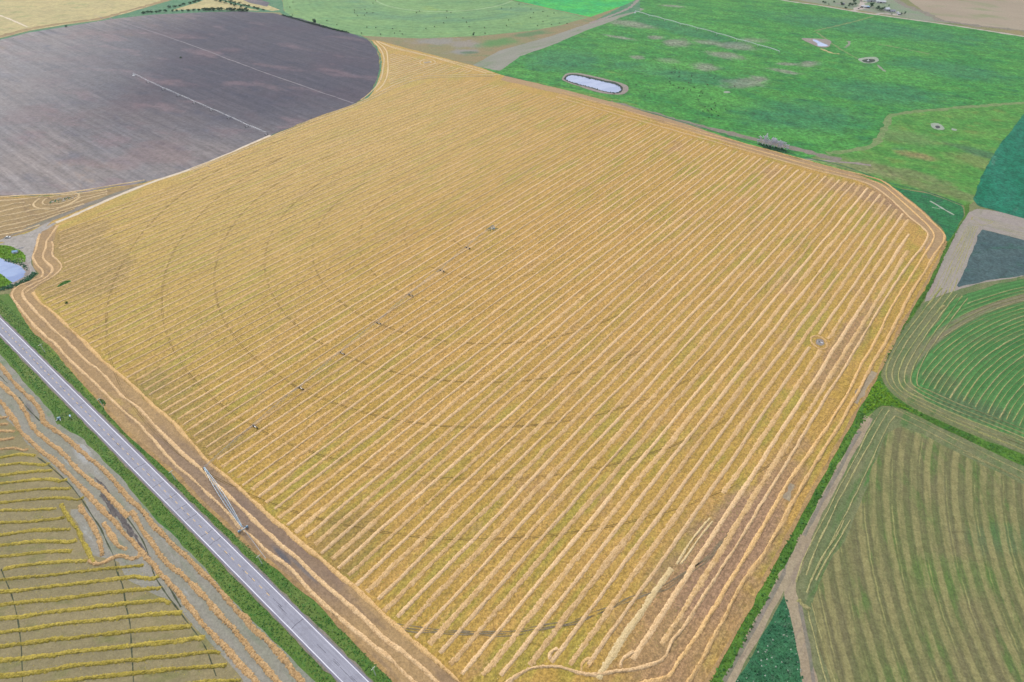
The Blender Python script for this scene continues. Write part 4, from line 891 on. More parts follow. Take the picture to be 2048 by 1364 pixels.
bnd = GL([(1880, 575), (1850, 612), (1806, 668), (1778, 712), (1768, 745), (1772, 764), (1788, 786), (1834, 812), (1902, 844), (1962, 868), (2048, 904), (2200, 975)])
bs = smooth_line(bnd, False, 4); T_ = np.gradient(bs, axis=0); T_ /= np.linalg.norm(T_, axis=1)[:, None]
nn = -np.c_[T_[:, 1], -T_[:, 0]]
if (nn[0] @ (c0 - bs[0])) < 0: nn = -nn
for k, off_ in enumerate((1.5, 6, 10.5, 15, 19.5, 24)):
    P = bs + nn * off_
    ridge('swath', smooth_line(resample(P, 14), False, 3), random.uniform(.8, 1.3), .14, M['swath_pale'] if k % 2 else M['swath'], ZW - .02, near=1.2, nx=5, rough=.5, wob=.2, label='swath following the rounded corner of the mown circle by the green ditch', cat='swath', group='headland swaths of the mown circle', wslow=.4)
hl = [[(1766, 818), (1752, 840), (1710, 915), (1650, 1030), (1610, 1110), (1592, 1165)], [(1780, 822), (1762, 846), (1725, 915), (1680, 1000), (1640, 1080), (1612, 1150)], [(1790, 830), (1772, 858), (1742, 925), (1700, 1010), (1660, 1090), (1620, 1170)], [(1690, 1040), (1668, 1080), (1640, 1122), (1622, 1160), (1612, 1186)], [(1700, 1040), (1672, 1088), (1646, 1130), (1630, 1160)],
      [(1790, 818), (1850, 848), (1950, 898), (2048, 946), (2200, 1025)], [(1790, 832), (1850, 860), (1950, 912), (2048, 960), (2200, 1040)], [(1925, 905), (1980, 930), (2048, 962), (2200, 1046)], [(1612, 1210), (1622, 1250), (1636, 1300), (1656, 1370)], [(1622, 1205), (1634, 1250), (1650, 1300), (1672, 1370)]]
for i, l in enumerate(hl):
    ridge('swath', smooth_line(GL(l), False, 4), random.uniform(.7, 1.1), .12, M['swath_pale'], ZW - .02, near=1.0, nx=5, rough=.5, wob=.25, label='thin pale swath along the margin of the brown mown field at the bottom right', cat='swath', group='margin swaths of the brown mown field', wslow=.4)
ridge('swath', smooth_line(GL([(1598, 1200), (1603, 1206), (1612, 1214), (1618, 1220)]), False, 1), 2.6, .5, M['swath_pale'], ZW, rough=.8, label='heap of pale cut hay at the corner of the brown mown field', cat='hay heap')
ridge('swath', smooth_line(GL([(1879, 619), (1884, 615), (1890, 612)]), False, 1), 2.6, .5, M['swath_pale'], ZW, rough=.6, label='short heap of pale hay at the end of the curved swaths', cat='hay heap')

# ------------------------------------------------------------------ grass and weeds (uncountable)
def stuff(name, V, F, mat, label):
    o = part(name, V, F, mat, base=(0, 0, 0)); return tag(o, label, None, None, 'stuff')
dit = GL([(1893, 484), (1902, 478), (1930, 430), (1925, 442), (1895, 500), (1868, 560), (1843, 607), (1800, 668), (1772, 712), (1762, 745), (1768, 772), (1785, 792), (1830, 819), (1900, 852), (1960, 877), (2048, 914), (2300, 1040), (2300, 1056), (2048, 930), (1950, 886), (1850, 838), (1800, 815), (1762, 809), (1742, 824), (1694, 895), (1614, 1045), (1534, 1200), (1446, 1364), (1406, 1440), (1378, 1440), (1418, 1364), (1486, 1245), (1566, 1095), (1646, 955), (1750, 765), (1805, 655), (1865, 555)])
zt = .003 * ZL[0]
V, F = scatter_np(dit, .34, .5, .8, .6); stuff('ditch_grass', V, F, M['tallgrass'], 'tall green grass filling the ditch along the right edge of the straw field')
V, F = scatter_np(dit, .12, .55, .9, .6); stuff('ditch_grass', V, F, M['foliage_light'], 'paler leafy clumps among the ditch grass')
V, F = scatter_np(dit, .03, .5, .9, .6); stuff('ditch_grass', V, F, M['weed_dark'], 'darker tussocks among the ditch grass')
V, F = scatter_np(GL([(1747, 768), (1760, 762), (1768, 775), (1790, 800), (1830, 824), (1790, 812), (1762, 810), (1740, 822), (1725, 830), (1732, 800)]), .8, .8, .8, .6); stuff('junction_grass', V, F, M['foliage_yellow'], 'lush yellow green weeds where the two ditches meet')
V, F = scatter_np(GL([(1572, 1192), (1580, 1225), (1592, 1280), (1607, 1364), (1612, 1400), (1450, 1400), (1472, 1364), (1520, 1280)]), .35, .5, .6, .6); stuff('weeds', V, F, M['weeds'], 'dark green weeds covering the small triangle of ground')
V, F = scatter_np(GL([(1572, 1200), (1580, 1225), (1592, 1280), (1607, 1364), (1612, 1400), (1450, 1400), (1472, 1364), (1520, 1290)]), .05, .45, .45, .6); stuff('weed_flowers', V, F, M['scar'], 'pale seed heads dotted over the weedy triangle')
# straw litter scattered beside the windrows, near part of the field
INN = INNER
pts = rng.uniform([-420, 120], [480, 860], (300000, 2)); pts = pts[inpoly(pts, INN)]
vv = (pts - PIV) @ N; ph = ((vv - 262.5) / 8.25) % 1; ph = np.minimum(ph, 1 - ph)
keep = rng.random(len(pts)) < np.where(ph < .24, .32, .02)
pts = pts[keep]
V, F = tufts(pts, .14, .42, .6, z0=.30); stuff('straw_litter', V, F, M['straw'], 'loose straw scattered between and beside the windrows')
pts = rng.uniform([-420, 120], [480, 760], (60000, 2)); pts = pts[inpoly(pts, INN)]
V, F = tufts(pts, .16, .45, .6, z0=.30); stuff('green_regrowth', V, F, M['regrow'], 'small tufts of green regrowth in the stubble')
V, F = scatter_np(GL([(-30, 488), (0, 491), (20, 493), (40, 501), (52, 512), (50, 524), (36, 528), (20, 522), (-30, 505)]), .9, .8, .9, .6); stuff('bank_grass', V, F, M['foliage_yellow'], 'yellow green brush on the bank above the near pond')
V, F = scatter_np(GL([(-30, 540), (0, 547), (14, 558), (24, 566), (8, 574), (-30, 590)]), .9, .8, .9, .6); stuff('bank_grass', V, F, M['foliage_yellow'], 'yellow green brush on the lower bank of the near pond')
V, F = scatter_np(GL([(22, 570), (40, 564), (58, 552), (66, 545), (75, 547), (62, 560), (45, 568), (30, 575), (-10, 585), (-10, 578)]), 1.2, 1.0, .9, .6); stuff('bank_weeds', V, F, M['foliage'], 'dark green weeds between the near pond and the straw field')
V, F = scatter_np(GL([(8, 516), (22, 520), (40, 523), (52, 530), (56, 540), (50, 540), (42, 531), (26, 527), (8, 522)]), .8, .9, .9, .6); stuff('bank_weeds', V, F, M['foliage'], 'scrubby green weeds among the rocks on the near pond rim')
V, F = scatter_np(GL([(117, 573), (128, 563), (142, 561), (138, 568), (122, 575)]), 1.5, .5, .6, .5); stuff('weed_patch', V, F, M['weed_dark'], 'small dark green weed patch left standing among the windrows')
V, F = scatter_np(GL([(98, 404), (104, 400), (122, 399), (150, 391), (146, 395), (120, 405), (102, 408)]), .3, .6, .9, .6); stuff('mound_weeds', V, F, M['foliage'], 'green weeds on the rocky mound')
# shrubs beside the near highway verge
V, F = scatter_np(GL([(196, 796), (206, 800), (214, 808), (210, 812), (198, 804)]), 1.2, .8, .9, .5); stuff('verge_weeds', V, F, M['weed_dark'], 'dark weeds on the verge by a utility pole')

# ------------------------------------------------------------------ rocks
def rock_mesh():
    bm = bmesh.new(); bmesh.ops.create_icosphere(bm, subdivisions=1, radius=1)
    for v in bm.verts: v.co *= random.uniform(.75, 1.2); v.co.z *= .6
    me = bpy.data.meshes.new('rock'); bm.to_mesh(me); bm.free(); me.materials.append(M['rock']); return me
RK = [rock_mesh() for _ in range(4)]
def rocks(poly, n, s, label, group):
    P = GL(poly); lo, hi = P.min(0), P.max(0); k = 0
    while k < n:
        q = rng.uniform(lo, hi)
        if not inpoly(q[None], P)[0]: continue
        o = bpy.data.objects.new('rock', random.choice(RK)); C.objects.link(o); o.location = (q[0], q[1], .3)
        ss = s * random.uniform(.5, 1.4); o.scale = (ss, ss * random.uniform(.7, 1.2), ss); o.rotation_euler = (0, 0, random.uniform(0, 6)); tag(o, label, 'rock', group); k += 1
rocks([(28, 520), (44, 521), (58, 534), (56, 550), (46, 560), (50, 545), (44, 533), (28, 528)], 34, .9, 'pale rock on the bank of the near pond', 'rocks round the near pond')
rocks([(98, 405), (106, 400), (150, 390), (156, 392), (146, 397), (110, 408)], 26, 1.0, 'pale rock heaped on the mound in the narrow west plot', 'rocks on the mound')

# ------------------------------------------------------------------ centre pivot irrigators
def irrigator(label, pivot, towers, pivot_name_label=None, hgt=3.9, thick=.16, mat='galv', end=0):
    base = empty('centre_pivot_irrigator', (pivot[0], pivot[1], .25), label, 'irrigator')
    pts = [np.array(pivot)] + [np.array(t) for t in towers]
    mb = MB()
    for sx in (-1, 1):
        for sy in (-1, 1): mb.tube((pivot[0] + 1.7 * sx, pivot[1] + 1.7 * sy, .25), (pivot[0] + .3 * sx, pivot[1] + .3 * sy, hgt + .3), .12)
    mb.box((pivot[0], pivot[1], .4), (4.0, 4.0, .3)); mb.tube((pivot[0], pivot[1], .3), (pivot[0], pivot[1], hgt + .7), .2, n=6)
    mb.box((pivot[0] + 1.2, pivot[1] + .3, 1.4), (.6, .9, 1.4))
    mb.build('pivot_tower', M[mat], base)
    for i in range(len(pts) - 1):
        a, b = pts[i], pts[i + 1]; d = b - a; L = np.linalg.norm(d); d /= L; nrm = np.array([-d[1], d[0]]); mb = MB(); n = 7
        pr_ = None
        for k in range(n + 1):
            t_ = k / n; q = a + d * L * t_; z = hgt + .25 + 1.1 * math.sin(PI * t_); top = (q[0], q[1], z)
            lo1 = (*(q + nrm * .9), z - 1.2 * math.sin(PI * t_) - .1); lo2 = (*(q - nrm * .9), z - 1.2 * math.sin(PI * t_) - .1)
            if pr_:
                mb.tube(pr_[0], top, thick, n=5); mb.tube(pr_[1], lo1, .05, n=3); mb.tube(pr_[2], lo2, .05, n=3)
                mb.tube(pr_[0], lo1, .04, n=3); mb.tube(pr_[0], lo2, .04, n=3)
            if 0 < k < n: mb.tube(top, lo1, .05, n=3); mb.tube(top, lo2, .05, n=3); mb.tube(lo1, lo2, .05, n=3); mb.tube(top, (q[0], q[1], 1.8), .03, n=3)
            pr_ = (top, lo1, lo2)
        mb.build('span', M[mat], base)
        # drive tower at b
        mb = MB(); w1 = b + nrm * 2.1; w2 = b - nrm * 2.1
        top = (b[0], b[1], hgt + .3)
        for w in (w1, w2):
            mb.tube((w[0], w[1], .75), top, .11); mb.tube((w[0] + d[0] * .3, w[1] + d[1] * .3, .75), (b[0] + d[0] * .5, b[1] + d[1] * .5, hgt), .07)
        mb.tube((*w1, .8), (*w2, .8), .14); tw = mb.build('drive_tower', M[mat], base)
        for w in (w1, w2):
            wb = MB(); wb.tube((w[0] - d[0] * .22, w[1] - d[1] * .22, .9), (w[0] + d[0] * .22, w[1] + d[1] * .22, .9), .72, n=12)
            wb.build('wheel', M['tyre'], tw)
    if end:
        a, b = pts[-1], pts[-1] + (pts[-1] - pts[-2]) / np.linalg.norm(pts[-1] - pts[-2]) * end
        mb = MB(); mb.tube((*a, hgt + .3), (*b, hgt + .1), thick, n=5); mb.tube((*a, hgt + 1.8), (*((a + b) / 2), hgt + .3), .05, n=3); mb.build('end_boom', M[mat], base)
    return base
def axis_pts(piv, p_end, rs):
    d = np.array(p_end) - np.array(piv); d /= np.linalg.norm(d); return [np.array(piv) + d * r for r in rs]
TW = [(936, 497), (884, 543), (822, 592), (758, 648), (685, 708), (603, 778), (511, 855), (412, 942)]
b1 = irrigator('long centre pivot irrigator standing across the golden straw field, its towers on the wheel ruts', PIV, [G(*t_) for t_ in TW], thick=.08)
b2 = irrigator('centre pivot irrigator standing on the dark ploughed circle', G(268, 151), [G(*t_) for t_ in [(297, 166), (327, 180), (357, 193), (389, 207), (423, 222), (458, 237), (494, 254), (533, 270)]], thick=.12)
b3 = irrigator('centre pivot irrigator on the green pasture near the top of the photo', G(1270, 26), [G(*t_) for t_ in [(1298, 34.5), (1329, 42.5), (1361, 51.5), (1394, 60), (1433, 70.5), (1473, 82.5), (1515, 94), (1558, 107)]], thick=.36, mat='roof_white')
# corner arm of the field's irrigator (the end that is steered out into the corners)
def corner_arm():
    base = _loc[b1.name]; a = G(412, 942); w = G(487, 1060); e = G(532, 1118, 3)
    mb = MB(); d = (w - a) / np.linalg.norm(w - a); nr = np.array([-d[1], d[0]]); L = np.linalg.norm(w - a); n = 9; pr_ = None
    for k in range(n + 1):
        t_ = k / n; q = a + d * L * t_; s_ = math.sin(PI * t_); wd = .35 + 1.1 * s_
        T_ = (*q, 4.3 + 1.3 * s_); l1 = (*(q + nr * wd), 4.1); l2 = (*(q - nr * wd), 4.1)
        if pr_:
            mb.tube(pr_[0], T_, .2, n=6); mb.tube(pr_[1], l1, .09, n=4); mb.tube(pr_[2], l2, .09, n=4); mb.tube(pr_[0], l1, .05, n=3); mb.tube(pr_[0], l2, .05, n=3)
        if 0 < k < n: mb.tube(T_, l1, .06, n=3); mb.tube(T_, l2, .06, n=3); mb.tube(l1, l2, .06, n=3)
        pr_ = (T_, l1, l2)
    mb.build('corner_span', M['galv_blue'], b1)
    mb = MB(); w1 = w + nr * 2.6; w2 = w - nr * 2.6
    for q in (w1, w2): mb.tube((*q, 1.0), (*w, 4.4), .16); mb.tube((*(q + d * .8), 1.0), (*(w + d * .6), 4.2), .1)
    mb.tube((*w1, 1.1), (*w2, 1.1), .2); tw = mb.build('steering_tower', M['galv_blue'], b1)
    for q in (w1, w2):
        wb = MB(); wb.tube((*(q - d * .3), 1.1), (*(q + d * .3), 1.1), .85, n=14); wb.build('wheel', M['galv_blue'], tw)
    mb = MB(); e = np.array(e); dd = (e - w) / np.linalg.norm(e - w)
    mb.tube((*w, 4.4), (*e, 3.6), .15, n=5); mb.tube((*w, 5.6), (*((w + e) / 2), 4.0), .05, n=3); mb.tube((*(w + nr * .8), 4.2), (*((w + e) / 2), 4.0), .05, n=3); mb.tube((*w, 4.4), (*w, 5.6), .07, n=3)
    mb.build('end_boom', M['galv'], b1)
corner_arm()
V, F = scatter_np(GL([(972, 459), (978, 455), (990, 453), (996, 457), (992, 462), (978, 464)]), .5, .6, .9, .5); stuff('pivot_weeds', V, F, M['foliage'], 'dark green weeds growing round the pivot of the irrigator')

# ------------------------------------------------------------------ utility poles
def pole(tx, ty, label, h=9.5):
    b = G(tx, ty, h); base = empty('utility_pole', (b[0], b[1], .2), label, 'utility pole', 'utility poles along the highway verge')
    MB().tube((*b, .2), (*b, h + .2), .28, .2, n=8).build('pole', M['wood'], base)
    c1 = b + np.array([-rd[1], rd[0]]) * 1.35; c2 = b - np.array([-rd[1], rd[0]]) * 1.35
    MB().tube((*c1, h - .3), (*c2, h - .3), .2, n=4).tube((*(b + (c1 - b) * .6), h - .3), (*b, h - 1.2), .04, n=3).tube((*(b + (c2 - b) * .6), h - .3), (*b, h - 1.2), .04, n=3).build('crossarm', M['wood'], base)
    for q in (c1, c2, b + (c1 - b) * .45, b + (c2 - b) * .45): MB().tube((*q, h - .25), (*q, h + .1), .07, .05, n=6).build('insulator', M['white'], base)
pole(80, 689, 'weathered utility pole on the verge opposite the near pond, farthest of the row', 9)
pole(197, 798, 'weathered utility pole standing among dark weeds on the verge')
pole(341, 943, 'weathered utility pole level with the top of the irrigator corner arm')
pole(516, 1112, 'weathered utility pole right beside the end boom of the irrigator')
pole(746, 1336, 'weathered utility pole on the verge nearest the bottom edge')
# irrigation pump on the west verge
def pump():
    b = G(118, 840); base = empty('irrigation_pump', (*b, .25), 'blue irrigation pump with two pale pipes in the grass west of the highway', 'pump')
    MB().box((b[0] - .2, b[1] + .9, 1.1), (2.4, 1.7, 1.5), .5, .8).build('motor_housing', M['pump_blue'], base)
    MB().tube((b[0] - .3, b[1] + .3, .9), (b[0] - 1.5, b[1] - 1.3, .4), .28, n=8).build('pipe', M['roof_white'], base)
    MB().tube((b[0] + .8, b[1] + .5, 1.0), (b[0] + 1.9, b[1] - 1.0, .4), .28, n=8).build('pipe', M['roof_white'], base)
    MB().tube((b[0] + 1.2, b[1] + 1.2, .3), (b[0] + 1.2, b[1] + 1.2, 2.6), .1, n=6).build('post', M['galv'], base)
pump()
def meter():
    b = G(143, 836); base = empty('power_meter', (*b, .25), 'white meter box on a pair of posts between the blue pump and the highway', 'meter box')
    for s in (-1, 1): MB().tube((b[0] + .9 * s, b[1] - .8 * s, .2), (b[0] + .9 * s, b[1] - .8 * s, 2.4), .12, n=6).build('post', M['galv'], base)
    MB().box((b[0] - .2, b[1] + .2, 2.0), (1.7, .5, 1.2), -.9).build('cabinet', M['white'], base)
    MB().box((b[0], b[1], 2.75), (2.1, .9, .12), -.9).build('cabinet_roof', M['roof_blue'], base)
meter()
# well inside the ring of straw
def well():
    b = WELL; base = empty('well', (*b, .25), 'small concrete well with an open dark hatch inside the straw ring', 'well')
    MB().box((b[0], b[1], .45), (2.6, 2.2, .5), .5).build('curb', M['concrete'], base)
    MB().box((b[0], b[1], .74), (1.8, 1.3, .1), .5).build('hatch', M['dark'], base)
    MB().box((b[0] + 1.9, b[1] - .9, .5), (1.7, .9, .4), -.4).build('slab', M['white'], base)
    MB().tube((b[0] - 1.1, b[1] + 1.1, .2), (b[0] - 1.1, b[1] + 1.1, 1.7), .14, n=6).build('vent_pipe', M['white'], base)
well()
sheet('bare_patch', [(1632, 682), (1637, 678), (1645, 680), (1648, 688), (1643, 692), (1634, 690)], M['mud'], z=ZT + .01, smooth=True, jitter=.2, step=1)
o = part('bare_patch', *ribbon_np(np.array([R2C + [-5, -3], R2C + [0, 0], R2C + [5, 3]]), 4.0, ZT + .03), M['yard'], base=(0, 0, 0)); o['kind'] = 'structure'
def pumphouse():
    b = G(32, 506); base = empty('pump_shed', (*b, .25), 'small shed with a pale blue metal roof above the near pond', 'shed')
    MB().box((b[0], b[1], 1.2), (4.2, 3.4, 2.0), .3).build('wall', M['wall_white'], base)
    mb = MB(); c_, s_ = math.cos(.3), math.sin(.3)
    pts_ = [(-2.5, -2.1, 2.2), (2.5, -2.1, 2.2), (2.5, 2.1, 2.2), (-2.5, 2.1, 2.2), (-2.5, 0, 3.2), (2.5, 0, 3.2)]
    mb.poly([(b[0] + x * c_ - y * s_, b[1] + x * s_ + y * c_, z) for x, y, z in pts_], [[0, 1, 5, 4], [2, 3, 4, 5], [0, 4, 3], [1, 2, 5], [3, 2, 1, 0]]).build('roof', M['roof_blue'], base)
    MB().box((b[0] + .4, b[1] - 1.8, 1.1), (.9, .12, 1.6), .3).build('door', M['roof_grey'], base)
    q = G(26, 506); base = empty('intake_pipe', (*q, .25), 'white intake pipe lying beside the small blue roofed shed', 'pipe')
    MB().tube((q[0] - 1.3, q[1] + 1.8, .7), (q[0] + 1.2, q[1] - 1.8, .5), .35, n=8).build('pipe', M['white'], base)
    MB().tube((q[0] + .2, q[1] - 1.4, .6), (q[0] + 2.0, q[1] - .9, .6), .3, n=8).build('elbow', M['white'], base)
    for k, (px, py, r) in enumerate(((40, 498, .9), (43, 496, .6))):
        q = G(px, py); MB().tube((q[0] - 3, q[1] - 1.5, .4), (q[0] + 2.6, q[1] + 1.6, .5), .16, n=6).build('pipe_section', M['galv'], None, (*q, .2))
        tag(bpy.context.scene.collection.objects[-1], ('long', 'short')[k] + ' loose grey pipe section lying on the yard above the near pond', 'pipe')
pumphouse()

# ------------------------------------------------------------------ pickup
def pickup(b, rz):
    base = empty('pickup_truck', (*b, .25), 'white pickup truck parked on the grey yard at the left edge', 'pickup truck')
    def loc(x, y, z): return (b[0] + x * math.cos(rz) - y * math.sin(rz), b[1] + x * math.sin(rz) + y * math.cos(rz), z)
    def solid(secs, name, mat, w):
        V = []; F = []
        for (x, z0, z1, ww) in secs: V += [loc(x, -ww, z0), loc(x, ww, z0), loc(x, ww * .96, z1), loc(x, -ww * .96, z1)]
        for i in range(len(secs) - 1):
            k = i * 4
            for j in range(4): F.append([k + j, k + (j + 1) % 4, k + 4 + (j + 1) % 4, k + 4 + j])
        F.append([3, 2, 1, 0]); k = 4 * (len(secs) - 1); F.append([k, k + 1, k + 2, k + 3])
        return part(name, V, F, mat, base)
    solid([(-2.9, .75, 1.15, .95), (-2.75, .6, 1.3, 1.0), (-.9, .6, 1.32, 1.0), (1.2, .6, 1.32, 1.0), (2.6, .6, 1.25, .98), (2.9, .75, 1.05, .9)], 'body', M['white'], 1)
    solid([(-1.1, 1.3, 1.9, .92), (-.8, 1.3, 2.1, .85), (.9, 1.3, 2.1, .85), (1.6, 1.3, 1.36, .9)], 'cab', M['white'], 1)
    part('windscreen', [loc(1.0, -.78, 2.05), loc(1.0, .78, 2.05), loc(1.62, .86, 1.4), loc(1.62, -.86, 1.4)], [[0, 1, 2, 3]], M['glass'], base)
    part('rear_window', [loc(-1.16, -.75, 1.85), loc(-1.16, .75, 1.85), loc(-1.16, .8, 1.4), loc(-1.16, -.8, 1.4)], [[3, 2, 1, 0]], M['glass'], base)
    for s in (-1, 1): part('side_window', [loc(-.75, .915 * s, 1.45), loc(1.2, .915 * s, 1.45), loc(.8, .88 * s, 1.98), loc(-.7, .88 * s, 1.98)], [[0, 1, 2, 3]], M['glass'], base)
    part('bed', [loc(-2.7, -.85, 1.335), loc(-1.2, -.85, 1.335), loc(-1.2, .85, 1.335), loc(-2.7, .85, 1.335)], [[0, 1, 2, 3]], M['dark'], base)
    for x in (-1.9, 1.9):
        for s in (-1, 1): MB().tube(loc(x, .72 * s, .62), loc(x, 1.02 * s, .62), .42, n=12).build('wheel', M['tyre'], base)
    for s in (-1, 1): MB().box(loc(2.86, .7 * s, .95), (.12, .35, .2), rz).build('headlight', M['roof_white'], base)
pickup(G(16, 476), .15)

# ------------------------------------------------------------------ trees and shrubs
def leaf_cloud(c, rx, ry, rz_, n, s):
    u_ = rng.normal(size=(n, 3)); u_ /= np.linalg.norm(u_, axis=1)[:, None]; u_ *= (rng.random((n, 1)) ** .35)
    P = u_ * [rx, ry, rz_] * (1 + .35 * np.sin(u_[:, :1] * 5 + u_[:, 1:2] * 4 + c[0])) + c
    a = rng.normal(size=(n, 3)); a /= np.linalg.norm(a, axis=1)[:, None]; b = np.cross(a, rng.normal(size=(n, 3))); b /= np.linalg.norm(b, axis=1)[:, None]
    ss = s * rng.uniform(.5, 1.4, (n, 1)); V = np.stack([P - a * ss, P + b * ss, P + a * ss, P - b * ss], 1).reshape(-1, 3)
    i = np.arange(n) * 4; return V, np.c_[i, i + 1, i + 2, i + 3]
def tree(b, h, w, label, mat='foliage', group=None, n=160, kind='tree'):
    base = empty(kind, (b[0], b[1], .2), label, 'tree' if kind == 'tree' else 'shrub', group)
    mb = MB(); mb.tube((b[0], b[1], 0), (b[0], b[1], h * .55), .035 * h, .02 * h, n=6)
    for k in range(4):
        a_ = k * 1.6 + b[0]; mb.tube((b[0], b[1], h * (.3 + .06 * k)), (b[0] + w * .3 * math.cos(a_), b[1] + w * .3 * math.sin(a_), h * .7), .018 * h, .008 * h, n=4)
    mb.build('trunk' if kind == 'tree' else 'stem', M['bark'], base)
    Vs, Fs, k0 = [], [], 0
    for k in range(4):
        a_ = k * 1.57 + b[1]; V, F = leaf_cloud(np.array([b[0] + w * .2 * math.cos(a_), b[1] + w * .2 * math.sin(a_), h * (.5 + .13 * k)]), w * .36, w * .36, h * .24, n // 4, w * .11)
        Vs.append(V); Fs.append(F + k0); k0 += len(V)
    part('crown' if kind == 'tree' else 'foliage', np.vstack(Vs), np.vstack(Fs), M[mat], base)
    return base
# grove of bare silvery trees
def bare_tree(b, h, label, seed):
    random.seed(seed); base = empty('bare_tree', (b[0], b[1], .2), label, 'tree', 'bare silver trees along the pasture edge')
    mb = MB(); tw = MB()
    def grow(p, d, L, r, dep):
        q = p + d * L
        (mb if dep < 2 else tw).tube(p, q, max(r, .17), max(r * .65, .14), n=5 if dep < 2 else 3)
        if dep >= 5: return
        for _ in range(2 if dep == 0 else random.choice((2, 3))):
            nd = (d + Vector((random.gauss(0, .45), random.gauss(0, .45), random.gauss(.12, .25)))).normalized()
            grow(q, nd, L * random.uniform(.62, .85), r * .62, dep + 1)
    for s in range(random.choice((3, 4))):
        grow(Vector((b[0], b[1], 0)), Vector((random.gauss(0, .25), random.gauss(0, .25), 1)).normalized(), h * .28, h * .022, 0)
    mb.build('trunk', M['deadwood'], base); tw.build('branches', M['deadwood'], base)
for i, (px, py, h, lb) in enumerate(((1516, 287, 5, 'low bare silver bush at the left end of the grove'), (1524, 290, 12, 'tall bare silver tree, leftmost big one of the grove'), (1530, 291, 9, 'bare silver tree leaning over the ditch left of centre'), (1537, 293, 12.5, 'tallest bare silver tree in the middle of the grove'), (1542, 294, 11, 'bare silver tree just right of the tallest one'), (1548, 296, 9, 'spreading bare silver tree with a white tangle of twigs'), (1555, 297, 9.5, 'bare silver tree right of centre in the grove'), (1560, 299, 7, 'small bare silver tree beside a dark gap'), (1567, 299, 8.5, 'slender bare silver tree near the right end of the grove'), (1573, 301, 4, 'low bare silver bush at the right end of the grove'))):
    bare_tree(G(px, py), h * 1.3, lb, 100 + i)
random.seed(11)
V, F = scatter_np(GL([(1514, 287), (1530, 290), (1560, 297), (1574, 302), (1570, 306), (1550, 302), (1528, 296)]), .5, 1.6, 1.2, .6); stuff('undergrowth', V, F, M['weeds'], 'dark green undergrowth below the bare silver trees')
# hedge of dark shrubs along the top rim of the ploughed circle
HG = 'dark shrubs along the far rim of the ploughed circle'
hx = [(288, 27), (296, 25.5), (304, 25), (312, 24.5), (322, 24), (333, 23.5), (345, 23), (356, 22.5), (366, 22.5), (377, 22), (388, 21.5), (398, 21), (405, 20.5), (412, 21), (420, 20.5), (428, 21), (436, 21), (445, 21), (453, 21.5), (461, 21.5), (469, 21.5), (477, 21.5), (486, 22), (493, 22)]
for i, (px, py) in enumerate(hx):
    big = i > 12
    tree(G(px + random.uniform(-2, 2), py), random.uniform(4, 6) if big else random.uniform(2.5, 4), random.uniform(9, 13) if big else random.uniform(6, 9), 'dark rounded shrub in the hedge along the far rim of the ploughed circle', 'foliage', HG, 90, 'shrub')
H2 = 'low shrubs along the green ditch behind the ploughed circle'
for i in range(34):
    t_ = i / 33; px, py = (566 + (696 - 566) * t_ , 31 + (66 - 31) * t_ + 1.5 * math.sin(t_ * 3)); tree(G(px, py), random.uniform(1.6, 3), random.uniform(5, 8), 'low dark shrub on the ditch between the ploughed circle and the hay field', 'foliage', H2, 50, 'shrub')
tree(G(630, 48), 9, 7, 'single dark tree standing above the low shrubs by the hay field', 'foliage', None, 220)
H3 = 'shrubs on the lines converging at the top of the ploughed circle'
for l in ([(398, 3), (380, 7), (366, 10), (352, 13), (340, 15)], [(432, 1), (448, 5), (462, 9), (480, 14), (492, 17)], [(452, 1), (470, 6), (490, 11), (510, 17), (526, 20)], [(404, -2), (392, 1)]):
    q = resample(np.array(l, float), 9)
    for px, py in q:
        tree(G(px + random.uniform(-2, 2), py + random.uniform(-.6, .6)), random.uniform(2, 4), random.uniform(6, 10), 'dark shrub on the hedge lines meeting at the top left', 'foliage', H3, 60, 'shrub')
tree(G(133, 54.5), 3.5, 5, 'lone dark bush on the green strip left of the ploughed circle', 'foliage', None, 90, 'shrub')
tree(G(362, 116.5), 2.5, 4, 'lone green bush out on the ploughed circle', 'foliage', None, 90, 'shrub')
tree(G(947, 72), 5, 4, 'small dark tree at the lower rim of the hay field', 'foliage', None, 120)
tree(G(134, 607), 1.6, 3.0, 'low green bush standing alone among the windrows near the pond corner', 'weed_dark', None, 90, 'shrub')

# reeds round the big pasture pond, one at a time where they can be told apart
PG = 'dark reed clumps round the pasture pond'
pl_ = smooth_line(GL([(1130, 158), (1136, 152), (1150, 151), (1175, 156), (1205, 163), (1230, 169), (1242, 176), (1240, 184), (1228, 186), (1205, 182), (1180, 175), (1150, 167), (1136, 162)]), True, 3)
q = resample(np.vstack([pl_, pl_[:1]]), 3.2)
V, F = tufts(q[:, :2] + rng.normal(size=(len(q), 2)) * .6, 1.3, 2.0, .4, .2); stuff('reeds', V, F, M['reed'], 'dark reeds fringing the long pasture pond')
pl_ = smooth_line(GL([(1724, 121), (1733, 118.5), (1748, 119), (1750, 123), (1738, 126), (1728, 124.5)]), True, 3)
def fountain():
    b = G(1736, 122); base = empty('windmill_head', (*b, .2), 'small white stock water float in the dark round waterhole', 'float')
    MB().box((b[0], b[1], .9), (3.0, 3.0, 1.4), .4, .6).build('float', M['white'], base); MB().tube((*b, 1.4), (*b, 5.5), .35, .2, n=6).build('mast', M['white'], base)
    base.name = 'stock_water_float'; _loc[base.name] = np.array(base.location)
fountain()

